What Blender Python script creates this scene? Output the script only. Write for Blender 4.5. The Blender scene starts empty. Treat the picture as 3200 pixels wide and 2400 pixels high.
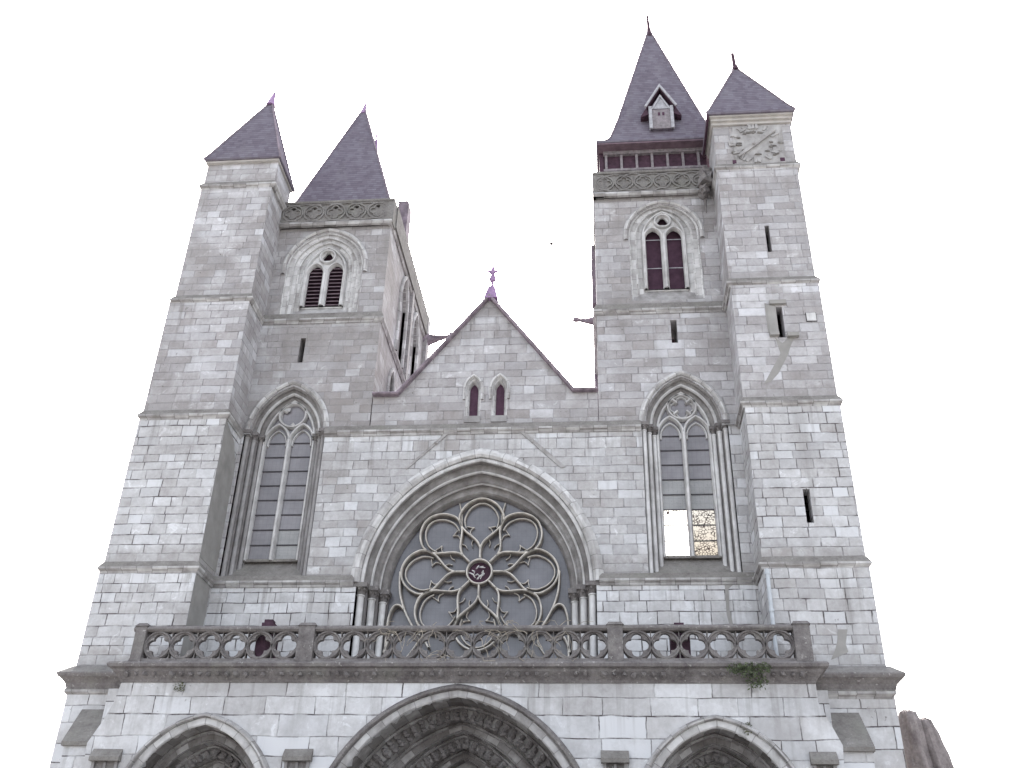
import bpy, bmesh, math, random
from mathutils import Vector, Matrix, noise
from mathutils.geometry import tessellate_polygon
random.seed(11)
SC = bpy.context.scene
COL = SC.collection
PI = math.pi
sin, cos, sqrt = math.sin, math.cos, math.sqrt

# ------------------------------------------------------------------ nodes
class NT:
    def __init__(s, mat):
        mat.use_nodes = True
        s.t = mat.node_tree
        s.b = s.t.nodes['Principled BSDF'] if 'Principled BSDF' in s.t.nodes else None
        g = s.n('ShaderNodeNewGeometry')
        s.P = g.outputs['Position']; s.N = g.outputs['Normal']
    def n(s, typ, **kw):
        d = s.t.nodes.new(typ)
        for k, v in kw.items(): setattr(d, k, v)
        return d
    def put(s, sock, val):
        if val is None: return
        if hasattr(val, 'is_output'): s.t.links.new(val, sock)
        else: sock.default_value = val
    def m(s, op, a, b=None, c=None, clamp=False):
        d = s.n('ShaderNodeMath', operation=op, use_clamp=clamp)
        s.put(d.inputs[0], a); s.put(d.inputs[1], b); s.put(d.inputs[2], c)
        return d.outputs[0]
    def sep(s, v):
        d = s.n('ShaderNodeSeparateXYZ'); s.put(d.inputs[0], v); return d.outputs
    def comb(s, x, y, z):
        d = s.n('ShaderNodeCombineXYZ')
        for i, q in enumerate((x, y, z)): s.put(d.inputs[i], q)
        return d.outputs[0]
    def scale(s, v, k):
        d = s.n('ShaderNodeVectorMath', operation='MULTIPLY')
        s.put(d.inputs[0], v); d.inputs[1].default_value = k if hasattr(k, '__len__') else (k, k, k)
        return d.outputs[0]
    def noise(s, v, sc=1.0, det=4, rough=.55, dist=0.0):
        d = s.n('ShaderNodeTexNoise'); s.put(d.inputs['Vector'], v)
        d.inputs['Scale'].default_value = sc; d.inputs['Detail'].default_value = det
        d.inputs['Roughness'].default_value = rough; d.inputs['Distortion'].default_value = dist
        return d.outputs[0]
    def mr(s, v, a, b, c=0., d=1., smooth=False):
        q = s.n('ShaderNodeMapRange'); q.clamp = True
        if smooth: q.interpolation_type = 'SMOOTHSTEP'
        s.put(q.inputs['Value'], v)
        for k, x in zip(('From Min', 'From Max', 'To Min', 'To Max'), (a, b, c, d)): s.put(q.inputs[k], x)
        return q.outputs[0]
    def ramp(s, v, stops):
        d = s.n('ShaderNodeValToRGB'); e = d.color_ramp.elements
        while len(e) < len(stops): e.new(.5)
        for i, (p, c) in enumerate(stops):
            e[i].position = p; e[i].color = (*c, 1)
        s.put(d.inputs[0], v); return d.outputs[0]
    def mix(s, f, a, b, mode='MIX'):
        d = s.n('ShaderNodeMix', data_type='RGBA', blend_type=mode)
        s.put(d.inputs[0], f)
        s.put(d.inputs[6], a if hasattr(a, 'is_output') else (*a, 1)); s.put(d.inputs[7], b if hasattr(b, 'is_output') else (*b, 1))
        return d.outputs[2]
    def bump(s, h, st=.4, dist=.02):
        d = s.n('ShaderNodeBump'); s.put(d.inputs['Height'], h)
        d.inputs['Strength'].default_value = st; d.inputs['Distance'].default_value = dist
        s.t.links.new(d.outputs[0], s.b.inputs['Normal'])
    def out(s, col, rough=.9, spec=.2):
        s.put(s.b.inputs['Base Color'], col if hasattr(col, 'is_output') else (*col, 1))
        s.put(s.b.inputs['Roughness'], rough); s.put(s.b.inputs['Specular IOR Level'], spec)

def newmat(name):
    m = bpy.data.materials.new(name); return m, NT(m)

STONE = [(0., (.165, .153, .150)), (.28, (.258, .246, .243)), (.52, (.352, .343, .343)), (.76, (.47, .468, .473)), (1., (.60, .605, .618))]

def ashlar(name, h=.30, w=.55, bias=.5, joint=.6, contrast=1., lowamp=1.1, grime0=.52, tint=(1., 1., 1.)):
    contrast *= .40; lowamp *= .72
    m, k = newmat(name)
    x, y, z = k.sep(k.P); nx, ny, nz = k.sep(k.N)
    side = k.m('GREATER_THAN', k.m('ABSOLUTE', nx), .6)
    u = k.m('ADD', k.m('MULTIPLY', x, k.m('SUBTRACT', 1., side)), k.m('MULTIPLY', y, side))
    low = k.noise(k.P, .33, 4, .6); mid = k.noise(k.P, 1.5, 5, .6); fine = k.noise(k.P, 13., 6, .65)
    zz = k.comb(0., 0., z)
    wob = k.noise(k.P, .9, 2)
    v = k.m('ADD', k.m('DIVIDE', z, h), k.m('MULTIPLY_ADD', k.noise(zz, .9, 1), 1.6, -.8))
    v = k.m('ADD', v, k.m('MULTIPLY_ADD', wob, .24, -.12))
    row = k.m('FLOOR', v); fv = k.m('SUBTRACT', v, row)
    wn = k.n('ShaderNodeTexWhiteNoise', noise_dimensions='1D'); k.put(wn.inputs['W'], row)
    W = k.m('MULTIPLY', k.m('DIVIDE', u, w), k.m('MULTIPLY_ADD', wn.outputs['Value'], .7, .7))
    W = k.m('ADD', W, k.m('MULTIPLY', row, 17.31))
    W = k.m('ADD', W, k.m('MULTIPLY_ADD', mid, .10, -.05))
    vo = k.n('ShaderNodeTexVoronoi', voronoi_dimensions='1D', feature='F1')
    ve = k.n('ShaderNodeTexVoronoi', voronoi_dimensions='1D', feature='DISTANCE_TO_EDGE')
    for q in (vo, ve):
        k.put(q.inputs['W'], W); q.inputs['Scale'].default_value = 1; q.inputs['Randomness'].default_value = .8
    r, g, b = k.sep(vo.outputs['Color'])
    jd = k.m('MINIMUM', k.m('MULTIPLY', ve.outputs['Distance'], w), k.m('MULTIPLY', k.m('MINIMUM', fv, k.m('SUBTRACT', 1., fv)), h))
    jm = k.mr(k.m('ADD', jd, k.m('MULTIPLY_ADD', fine, .012, -.006)), .006, .022, 1., 0., True)
    jvar = k.mr(k.noise(k.P, 2.3, 3), .38, .62, .15, 1.)
    g1 = k.noise(k.P, .42, 5, .62, .6); g2 = k.noise(k.P, 3.4, 6, .68, .4)
    led = None; cln = None; cln2 = None
    for zl in (8.25, 11.15, 16.05, 20.42, 25.3):
        d_ = k.m('SUBTRACT', z, zl)
        q_ = k.m('MULTIPLY', k.mr(d_, -.02, .03), k.mr(k.m('ADD', d_, k.m('MULTIPLY_ADD', g2, .9, -.45)), .25, .85, 1., 0., True))
        c_ = k.m('MULTIPLY', k.mr(d_, -.10, -.16), k.mr(k.m('ADD', d_, k.m('MULTIPLY_ADD', g2, .5, -.25)), -.55, -.25))
        e_ = k.m('MULTIPLY', k.mr(d_, -.02, -.08), k.mr(d_, -2.2, -.3)); cln2 = e_ if cln2 is None else k.m('MAXIMUM', cln2, e_)
        cln = c_ if cln is None else k.m('MAXIMUM', cln, c_)
        led = q_ if led is None else k.m('MAXIMUM', led, q_)
    grime = k.m('MAXIMUM', k.mr(k.m('ADD', g1, k.m('MULTIPLY_ADD', g2, .35, -.175)), grime0, grime0 + .26, 0., 1., True), k.m('MULTIPLY', led, .75))
    tone = k.m('ADD', bias, k.m('MULTIPLY', k.m('MULTIPLY_ADD', r, .70 * contrast, -.35 * contrast), k.m('MULTIPLY_ADD', grime, -.45, 1.)))
    tone = k.m('ADD', tone, k.m('MULTIPLY_ADD', low, lowamp, -.5 * lowamp))
    tone = k.m('ADD', tone, k.m('MULTIPLY_ADD', mid, .55, -.275))
    tone = k.m('ADD', tone, k.m('MULTIPLY_ADD', g2, .5, -.25))
    tone = k.m('ADD', tone, k.m('MULTIPLY_ADD', fine, .34, -.17))
    tone = k.m('SUBTRACT', tone, k.m('MULTIPLY', grime, .20))
    flake = k.m('MULTIPLY', k.mr(k.noise(k.P, 1.9, 7, .72, .8), .585, .635), k.mr(r, .25, .45))
    white = k.mr(b, .88, .90)
    tone = k.m('ADD', tone, k.m('MULTIPLY', k.m('MAXIMUM', flake, white), .26))
    tone = k.m('ADD', tone, k.m('MULTIPLY', cln, .13))
    col = k.ramp(tone, STONE)
    brown = k.m('MULTIPLY', k.mr(g, .80, .86), k.mr(low, .4, .6, .32, .06))
    col = k.mix(brown, col, (.28, .255, .24))
    bl = k.m('MULTIPLY', k.mr(b, .7, .76), .22)
    col = k.mix(bl, col, (.37, .38, .40))
    col = k.mix(k.m('MULTIPLY', grime, .38), col, (.262, .25, .238))
    st = k.noise(k.scale(k.P, (2.4, 2.4, .17)), 1., 5, .6)
    col = k.mix(k.mr(st, .58, .76, 0., .5), col, (.20, .19, .18))
    pits = k.mr(k.noise(k.P, 6.5, 4, .75), .64, .70, 0., .9)
    col = k.mix(k.m('MULTIPLY', pits, k.mr(g1, .46, .6)), col, (.12, .11, .10))
    dr = k.m('MULTIPLY', cln2, k.mr(k.noise(k.scale(k.P, (4.5, 4.5, .22)), 1., 4, .6), .55, .68, 0., .55))
    col = k.mix(dr, col, (.19, .178, .168))
    col = k.mix(1., col, tint, 'MULTIPLY')  # on upper stone, tint puts a faint lilac flare veil into the colour
    js = k.m('MULTIPLY', k.m('MULTIPLY', jm, jvar), k.m('MULTIPLY_ADD', grime, -.75 * joint, joint))
    col = k.mix(js, col, (.07, .06, .06))
    hgt = k.m('SUBTRACT', k.m('MULTIPLY_ADD', fine, .35, k.m('MULTIPLY', r, .35)), k.m('MULTIPLY', jm, .8))
    k.bump(hgt, .55, .025); k.out(col, .92, .15)
    return m

def trimstone(name, bias=.6, block=.42, joints=True):
    m, k = newmat(name)
    low = k.noise(k.P, .8, 4); fine = k.noise(k.P, 12., 6, .65); mid = k.noise(k.P, 3.2, 4)
    tone = k.m('ADD', bias, k.m('MULTIPLY_ADD', low, .7, -.35))
    tone = k.m('ADD', tone, k.m('MULTIPLY_ADD', mid, .45, -.22))
    tone = k.m('ADD', tone, k.m('MULTIPLY_ADD', fine, .2, -.1))
    jm = None
    if joints:
        uv = k.n('ShaderNodeUVMap'); uv.uv_map = 'UVMap'
        ux, uy, _ = k.sep(uv.outputs[0])
        a = k.m('DIVIDE', ux, block); fl = k.m('FLOOR', a); fr = k.m('SUBTRACT', a, fl)
        wn = k.n('ShaderNodeTexWhiteNoise', noise_dimensions='1D'); k.put(wn.inputs['W'], k.m('ADD', fl, k.m('MULTIPLY', k.m('FLOOR', uy), 7.7)))
        tone = k.m('ADD', tone, k.m('MULTIPLY_ADD', wn.outputs['Value'], .34, -.17))
        e = k.m('MULTIPLY', k.m('MINIMUM', fr, k.m('SUBTRACT', 1., fr)), block)
        jm = k.mr(e, .004, .013, .55, 0.)
    col = k.ramp(tone, [(0., (.125, .115, .11)), (.28, (.235, .224, .219)), (.52, (.375, .366, .361)), (.78, (.54, .535, .53)), (1., (.66, .66, .655))])
    st = k.noise(k.scale(k.P, (3, 3, .5)), 1., 5, .6)
    col = k.mix(k.mr(st, .55, .72, 0., .6), col, (.17, .16, .15))
    if jm: col = k.mix(jm, col, (.08, .07, .07))
    k.bump(k.m('ADD', fine, k.m('MULTIPLY', mid, 1.2)), .3, .02); k.out(col, .9, .15)
    return m

def lichen(name, dark=(.085, .077, .073), light=(.21, .198, .188), spots=.5):
    m, k = newmat(name)
    a = k.noise(k.P, 2.2, 6, .62); f = k.noise(k.P, 17., 6, .7); c = k.noise(k.P, 6.5, 5, .7)
    t = k.m('MULTIPLY_ADD', f, .5, k.m('MULTIPLY_ADD', c, .35, k.m('MULTIPLY_ADD', a, .9, -.38)))
    col = k.mix(k.mr(t, .25, .8), dark, light)
    sp = k.m('MULTIPLY', k.mr(k.noise(k.P, 9., 4, .6), .63, .70), spots)
    col = k.mix(sp, col, (.46, .45, .43))
    gr = k.mr(k.noise(k.P, 1.1, 3), .55, .75, 0., .35)
    col = k.mix(gr, col, (.13, .135, .105))
    k.bump(k.m('ADD', f, k.m('MULTIPLY', c, 1.4)), .5, .03); k.out(col, .95, .1)
    return m

def simple(name, col, rough=.8, var=.25, sc=3., spec=.2, metal=0.):
    m, k = newmat(name)
    a = k.noise(k.P, sc, 5, .6)
    c2 = tuple(min(1, q * (1 + var)) for q in col); c1 = tuple(q * (1 - var) for q in col)
    k.out(k.mix(k.mr(a, .3, .7), c1, c2), rough, spec)
    k.b.inputs['Metallic'].default_value = metal
    k.bump(k.noise(k.P, sc * 6, 4), .2, .01)
    return m

def slate(name):
    m, k = newmat(name)
    x, y, z = k.sep(k.P); nx, ny, nz = k.sep(k.N)
    side = k.m('GREATER_THAN', k.m('ABSOLUTE', nx), .6)
    u = k.m('ADD', k.m('MULTIPLY', x, k.m('SUBTRACT', 1., side)), k.m('MULTIPLY', y, side))
    v = k.m('DIVIDE', z, .13); row = k.m('FLOOR', v); fv = k.m('SUBTRACT', v, row)
    W = k.m('ADD', k.m('DIVIDE', u, .17), k.m('MULTIPLY', row, 9.37))
    vo = k.n('ShaderNodeTexVoronoi', voronoi_dimensions='1D', feature='F1'); k.put(vo.inputs['W'], W)
    vo.inputs['Scale'].default_value = 1; vo.inputs['Randomness'].default_value = .35
    r, g, b = k.sep(vo.outputs['Color'])
    low = k.noise(k.P, .7, 4); st = k.noise(k.scale(k.P, (2.6, 2.6, .3)), 1., 5)
    t = k.m('ADD', k.m('MULTIPLY_ADD', r, .42, .06), k.m('ADD', k.m('MULTIPLY', low, .45), k.m('MULTIPLY', st, .3)))
    col = k.ramp(t, [(.2, (.105, .092, .113)), (.5, (.138, .122, .148)), (.9, (.178, .165, .195))])
    col = k.mix(k.mr(fv, .0, .2, .75, 0.), col, (.05, .045, .055))
    col = k.mix(k.mr(k.noise(k.scale(k.P, (1.6, 1.6, .5)), 1., 6, .65), .55, .7, 0., .22), col, (.20, .195, .20))
    k.bump(k.m('ADD', k.m('MULTIPLY', fv, -.6), k.m('MULTIPLY', r, .4)), .5, .015)
    k.out(col, .9, 0.)
    return m

def glassmat(name, col, rough=.12, spec=.5, lead=True, alpha=None):
    m, k = newmat(name)
    x, y, z = k.sep(k.P)
    a = k.noise(k.P, 1.3, 4); f = k.noise(k.P, 22., 4, .7)
    c = k.mix(k.mr(a, .3, .7), tuple(q * .8 for q in col), tuple(q * 1.2 for q in col))
    if lead:
        def grid(s, p):
            q = k.m('FRACT', k.m('DIVIDE', s, p)); return k.m('MULTIPLY', k.m('MINIMUM', q, k.m('SUBTRACT', 1., q)), p)
        e = k.m('MINIMUM', grid(x, .13), grid(z, .17))
        c = k.mix(k.mr(e, .003, .008, .16, 0.), c, (.04, .04, .045))
    k.out(c, k.mr(f, .3, .7, rough * .7, rough * 1.5), spec)
    k.bump(k.noise(k.P, 7., 3), .08, .01)
    if alpha is not None: k.b.inputs['Alpha'].default_value = alpha
    return m

def patterned_glass(name, lo_=.36, bright=1., zmin=None):
    # cream glass with dark wriggling leads; daylight comes through it
    m, k = newmat(name)
    vo = k.n('ShaderNodeTexVoronoi', feature='DISTANCE_TO_EDGE')
    k.put(vo.inputs['Vector'], k.P); vo.inputs['Scale'].default_value = 13.; vo.inputs['Randomness'].default_value = .9
    ln = k.mr(vo.outputs['Distance'], .05, .13, 1., 0.)
    ln = k.m('MULTIPLY', ln, k.mr(k.noise(k.P, 6., 2), lo_, lo_ + .08))
    x, y, z = k.sep(k.P)
    if zmin: ln = k.m('MULTIPLY', ln, k.mr(z, zmin, zmin + .12))
    cream = k.mix(k.mr(z, 12.1, 13.4), tuple(q * bright for q in (.092, .084, .071)), tuple(q * bright for q in (.095, .095, .090)))
    col = k.mix(ln, cream, (.006, .005, .005))
    tr = k.n('ShaderNodeBsdfTransparent'); k.put(tr.inputs[0], col)
    df = k.n('ShaderNodeBsdfTranslucent'); k.put(df.inputs[0], col)
    mx = k.n('ShaderNodeMixShader'); mx.inputs[0].default_value = .35
    k.t.links.new(tr.outputs[0], mx.inputs[1]); k.t.links.new(df.outputs[0], mx.inputs[2])
    o = [q for q in k.t.nodes if q.type == 'OUTPUT_MATERIAL'][0]
    k.t.links.new(mx.outputs[0], o.inputs[0])
    return m

def leafmat(name, col):
    m, k = newmat(name)
    a = k.noise(k.P, 9., 3)
    k.out(k.mix(k.mr(a, .3, .7), tuple(q * .6 for q in col), tuple(q * 1.5 for q in col)), .7, .2)
    return m

M = {}
M['low'] = ashlar('ashlar_pale_large', .33, .62, .76, 1.0, .75, .6, .60)
M['mid'] = ashlar('ashlar_pale', .285, .58, .62, .62, .85, .85, .52)
M['grey'] = ashlar('ashlar_grey', .30, .64, .54, .55, 1.0, .8, .44, (1., .99, 1.))
M['sooty'] = ashlar('ashlar_sooty', .28, .58, .50, .5, .9, .8, .36, (1., .99, 1.))
M['turretlow'] = ashlar('ashlar_turret_pale', .29, .56, .68, .95, .8, .8, .55)
M['turrettop'] = ashlar('ashlar_turret_grey', .285, .66, .57, .55, 1.05, .9, .47, (1., .99, 1.))
M['porch'] = ashlar('ashlar_porch', .46, 1.3, .76, 1.0, .6, 1.1, .54)
M['trim'] = trimstone('moulded_stone', .60)
M['trimdark'] = trimstone('moulded_stone_brown', .42)
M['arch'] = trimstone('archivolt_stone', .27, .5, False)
M['portal'] = trimstone('portal_stone', .24, .36)
M['tracery'] = trimstone('tracery_stone', .68, .5, False)
M['rosedk'] = simple('shaded_tracery_stone', (.235, .215, .20), .9, .3, 4., .1)  # darker tone paints shade onto the sides of the rose bars
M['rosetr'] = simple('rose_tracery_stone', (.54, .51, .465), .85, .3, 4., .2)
M['shaft'] = trimstone('shaft_stone', .80, .7, False)
M['plain'] = trimstone('weathered_stone', .40, .5, False)
M['render'] = simple('cement_render', (.27, .262, .25), .95, .16, 1.6, .1)
M['lichen'] = lichen('lichen_stone', (.095, .086, .085), (.25, .235, .23))
M['ledge'] = lichen('ledge_stone', (.13, .12, .112), (.27, .26, .245), .25)
M['parapet'] = lichen('parapet_stone', (.12, .112, .107), (.26, .25, .24), .2)
M['slate'] = slate('slate')
M['lead'] = simple('lead_sheet', (.27, .165, .30), .5, .35, 5., .4)
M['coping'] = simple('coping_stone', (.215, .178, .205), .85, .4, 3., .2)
M['timber'] = simple('dark_timber', (.055, .030, .044), .8, .35, 6.)
M['louvre'] = simple('louvre_timber', (.19, .145, .165), .8, .3, 6.)
M['greywood'] = simple('grey_painted_wood', (.34, .34, .36), .8, .3, 7.)
M['shutter'] = simple('shutter_wood', (.21, .19, .20), .85, .3, 8.)
M['soffit'] = simple('soffit_boards', (.14, .10, .12), .8, .25, 3.)
M['cream'] = simple('cream_cornice', (.41, .392, .372), .85, .15, 3.)
M['glass'] = glassmat('dirty_leaded_glass', (.175, .167, .178), .14, .5)
M['rosegl'] = glassmat('rose_glass', (.135, .135, .15), .16, .42, True)
M['dustgl'] = glassmat('dusty_pale_glass', (.26, .26, .26), .3, .4)
M['clear'] = glassmat('clear_glass', (.6, .6, .6), .05, .5, False, .08)
M['tendril'] = patterned_glass('clear_glass_with_leads', .30, 5., 13.25)
M['cream_gl'] = patterned_glass('cream_patterned_glass')
M['bar'] = simple('iron_bar', (.05, .045, .05), .6, .2, 9.)
M['void'] = simple('dark_opening', (.075, .042, .062), .9, .2, 4., .1)  # dark colour painted in for the unlit depth of openings
M['pipe'] = simple('zinc_pipe', (.42, .45, .48), .5, .15, 5., .4)
M['leaf'] = leafmat('fern_leaves', (.085, .105, .06))
M['moss'] = leafmat('moss', (.10, .105, .06))
M['twig'] = leafmat('dry_twigs', (.27, .24, .20))
M['bird'] = simple('bird_feathers', (.05, .045, .05), .8)
M['rust'] = lichen('brown_stone', (.13, .112, .11), (.30, .27, .265), .15)
M['ground'] = simple('grey_paving', (.20, .195, .19), .95, .2, .6, .1)

# ------------------------------------------------------------------ mesh builder
class MB:
    def __init__(s): s.v = []; s.f = []; s.mi = []; s.uv = []
    def add(s, vs, fs, mi=0, uvs=None):
        o = len(s.v); s.v += [tuple(q) for q in vs]
        for i, f in enumerate(fs):
            s.f.append([o + q for q in f]); s.mi.append(mi if not hasattr(mi, '__len__') else mi[i])
            s.uv.append(uvs[i] if uvs else None)
        return s
    def box(s, x0, x1, y0, y1, z0, z1, mi=0):
        return s.add([(x, y, z) for z in (z0, z1) for y in (y0, y1) for x in (x0, x1)],
                     [(0, 1, 5, 4), (2, 6, 7, 3), (0, 4, 6, 2), (1, 3, 7, 5), (4, 5, 7, 6), (0, 2, 3, 1)], mi)
    def frustum(s, r0, z0, r1, z1, mi=0):   # r = (x0,x1,y0,y1)
        a = [(r0[0], r0[2], z0), (r0[1], r0[2], z0), (r0[1], r0[3], z0), (r0[0], r0[3], z0)]
        b = [(r1[0], r1[2], z1), (r1[1], r1[2], z1), (r1[1], r1[3], z1), (r1[0], r1[3], z1)]
        return s.add(a + b, [(0, 1, 5, 4), (1, 2, 6, 5), (2, 3, 7, 6), (3, 0, 4, 7), (4, 5, 6, 7), (3, 2, 1, 0)], mi)
    def hexa(s, a, b, mi=0):                # two quads of 4 points
        return s.add(list(a) + list(b), [(0, 1, 5, 4), (1, 2, 6, 5), (2, 3, 7, 6), (3, 0, 4, 7), (4, 5, 6, 7), (3, 2, 1, 0)], mi)
    def slab(s, outer, holes, d0, d1, plane='xz', mi=0):
        loops = [outer] + list(holes); flat = [p for L in loops for p in L]
        tr = tessellate_polygon([[Vector((p[0], p[1], 0)) for p in L] for L in loops])
        mp = MAP[plane]; n = len(flat)
        vs = [mp(p[0], p[1], d0) for p in flat] + [mp(p[0], p[1], d1) for p in flat]
        fs = [tuple(t) for t in tr] + [tuple(i + n for i in reversed(t)) for t in tr]
        o = 0
        for L in loops:
            for i in range(len(L)):
                a = o + i; b = o + (i + 1) % len(L); fs.append((a, b, b + n, a + n))
            o += len(L)
        return s.add(vs, fs, mi)
    def sweep(s, path, prof, closed=False, plane='xz', sgn=1, mi=0, cap=True, openprof=False):
        n = len(path); rings = []; mp = MAP[plane]; L = [0.]
        for i in range(n):
            p = Vector(path[i]); a = Vector(path[i - 1]) if (i > 0 or closed) else None
            b = Vector(path[(i + 1) % n]) if (i < n - 1 or closed) else None
            d1 = (p - a).normalized() if a is not None else None
            d2 = (b - p).normalized() if b is not None else None
            if d1 is None: d1 = d2
            if d2 is None: d2 = d1
            n1 = Vector((-d1.y, d1.x)); n2 = Vector((-d2.y, d2.x)); q = n1 + n2
            if q.length < 1e-5: q = n1.copy()
            q.normalize(); q = q / max(.35, q.dot(n1)) * sgn
            rings.append([mp(p.x + q.x * o, p.y + q.y * o, d) for o, d in prof])
            if i: L.append(L[-1] + (p - Vector(path[i - 1])).length)
        k = len(prof); vs = [v for r in rings for v in r]; fs = []; ms = []; uvs = []
        for i in range(n if closed else n - 1):
            j = (i + 1) % n; l1 = L[i]; l2 = L[i + 1] if i + 1 < n else L[i] + .1
            for q in range(k - 1 if openprof else k):
                w = (q + 1) % k
                fs.append((i * k + q, i * k + w, j * k + w, j * k + q)); ms.append(mi[q] if hasattr(mi, '__len__') else mi)
                uvs.append(((l1, q), (l1, q + .9), (l2, q + .9), (l2, q)))
        if cap and not closed and not openprof:
            for e, rv in ((0, True), (n - 1, False)):
                f = [e * k + q for q in range(k)]; fs.append(tuple(reversed(f)) if rv else tuple(f)); ms.append(ms[0]); uvs.append(None)
        return s.add(vs, fs, ms, uvs)
    def loft(s, curves, mi=0, order=None):
        k = len(curves[0]); L = [0.]
        for i in range(1, k): L.append(L[-1] + (Vector(curves[0][i]) - Vector(curves[0][i - 1])).length)
        vs = [p for c in curves for p in c]; fs = []; uvs = []
        for c in range(len(curves) - 1):
            o = (order[c] if order else c)
            for i in range(k - 1):
                fs.append((c * k + i, c * k + i + 1, (c + 1) * k + i + 1, (c + 1) * k + i))
                sh = o * .19
                uvs.append(((L[i] + sh, o), (L[i + 1] + sh, o), (L[i + 1] + sh, o + .5), (L[i] + sh, o + .5)))
        return s.add(vs, fs, mi, uvs)
    def tube(s, pts, r, n=8, mi=0, cap=True):
        rings = []; N = len(pts); P = [Vector(p) for p in pts]
        rr = r if hasattr(r, '__len__') else [r] * N
        for i in range(N):
            d = (P[min(i + 1, N - 1)] - P[max(i - 1, 0)]).normalized()
            a = d.orthogonal().normalized() if i == 0 else (pa - d * pa.dot(d)).normalized()
            pa = a; b = d.cross(a)
            rings.append([P[i] + (a * cos(2 * PI * q / n) + b * sin(2 * PI * q / n)) * rr[i] for q in range(n)])
        vs = [v for R in rings for v in R]
        fs = [(i * n + q, i * n + (q + 1) % n, (i + 1) * n + (q + 1) % n, (i + 1) * n + q) for i in range(N - 1) for q in range(n)]
        if cap: fs += [tuple(range(n))[::-1], tuple((N - 1) * n + q for q in range(n))]
        return s.add(vs, fs, mi)
    def lathe(s, cx, cy, prof, n=12, mi=0):   # prof (r,z)
        vs = [(cx + r * cos(2 * PI * q / n), cy + r * sin(2 * PI * q / n), z) for r, z in prof for q in range(n)]
        fs = [(i * n + q, i * n + (q + 1) % n, (i + 1) * n + (q + 1) % n, (i + 1) * n + q) for i in range(len(prof) - 1) for q in range(n)]
        fs += [tuple(range(n))[::-1], tuple((len(prof) - 1) * n + q for q in range(n))]
        return s.add(vs, fs, mi)
    def lump(s, c, r, seed=0, amp=.25, sub=2, mi=0):
        bm = bmesh.new(); bmesh.ops.create_icosphere(bm, subdivisions=sub, radius=1)
        vs = []
        for v in bm.verts:
            d = 1 + amp * noise.noise(v.co * 1.7 + Vector((seed * 3.1, seed * 1.7, 0))) * 1.6
            vs.append((c[0] + v.co.x * r[0] * d, c[1] + v.co.y * r[1] * d, c[2] + v.co.z * r[2] * d))
        s.add(vs, [[v.index for v in f.verts] for f in bm.faces], mi); bm.free(); return s
    def build(s, name, mats, parent=None, smooth=False, rough=0., label=None):
        me = bpy.data.meshes.new(name); bm = bmesh.new()
        vv = [bm.verts.new(p) for p in s.v]; uvl = bm.loops.layers.uv.new('UVMap')
        for f, mi, uv in zip(s.f, s.mi, s.uv):
            try: q = bm.faces.new([vv[i] for i in f])
            except ValueError: continue
            q.material_index = mi; q.smooth = bool(smooth)
            if uv:
                for lp, c in zip(q.loops, uv): lp[uvl].uv = c
        if smooth: bmesh.ops.remove_doubles(bm, verts=bm.verts, dist=1e-5)
        bmesh.ops.recalc_face_normals(bm, faces=bm.faces)
        if rough:
            for v in bm.verts: v.co += noise.noise_vector(v.co * 3.1) * rough
        bm.to_mesh(me); bm.free()
        for q in (mats if isinstance(mats, (list, tuple)) else [mats]): me.materials.append(M[q])
        if smooth: me.set_sharp_from_angle(angle=math.radians(38))
        o = bpy.data.objects.new(name, me); COL.objects.link(o)
        if parent: o.parent = parent
        if label: o['label'] = label
        return o

MAP = {'xz': lambda u, v, d: (u, d, v), 'xy': lambda u, v, d: (u, v, d), 'yz': lambda u, v, d: (d, u, v)}

def tag(o, label, cat=None, group=None, kind=None):
    if label: o['label'] = label
    if cat: o['category'] = cat
    if group: o['group'] = group
    if kind: o['kind'] = kind
    return o

def arch(cx, zs, a, ap, zb=None, n=14):
    h = ap - zs; R = (a * a + h * h) / (2 * a); c = cx - a + R
    th1 = math.atan2(h, a - R)
    L = [(c + R * cos(PI + (th1 - PI) * i / n), zs + R * sin(PI + (th1 - PI) * i / n)) for i in range(n + 1)]
    Rr = [(2 * cx - x, z) for x, z in reversed(L[:-1])]
    p = L + Rr
    if zb is not None: p = [(cx - a, zb)] + p + [(cx + a, zb)]
    return p

def c3(path, y): return [(x, y, z) for x, z in path]

def arch_loft(mb, cx, zs, outer, inner, prof, zb=None, mi=0, n=18):
    # outer / inner = (half width, apex z, y); prof = (radial fraction, depth fraction)
    cur = []
    for s_, t in prof:
        a = outer[0] + (inner[0] - outer[0]) * s_; ap = outer[1] + (inner[1] - outer[1]) * s_; y = outer[2] + (inner[2] - outer[2]) * t
        cur.append(c3(arch(cx, zs, a, ap, zb, n), y))
    return mb.loft(cur, mi)

ORD3 = [(0, 0), (0, .05), (.05, .06), (.09, .11), (.07, .17), (.02, .20), (.05, .24), (.27, .27), (.33, .25), (.38, .29), (.38, .36), (.33, .40), (.36, .45), (.56, .49), (.62, .47), (.67, .51), (.67, .58), (.62, .63), (.66, .68), (.84, .72), (.90, .71), (.95, .76), (.96, .84), (1, .88), (1, 1)]
ORD2 = [(0, 0), (0, .10), (.08, .11), (.14, .18), (.11, .27), (.04, .32), (.10, .38), (.45, .42), (.54, .40), (.62, .46), (.61, .56), (.54, .62), (.60, .70), (.92, .76), (1, .82), (1, 1)]

def hood(mb, cx, zs, a, ap, y, w=.13, d=.10, zb=None, mi=0, n=20):
    prof = [(0, .05), (0, -d * .55), (w * .25, -d), (w * .55, -d), (w, -d * .25), (w, .05)]
    return mb.sweep(arch(cx, zs, a, ap, zb, n), [(o, y + q) for o, q in prof], mi=mi)

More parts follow.
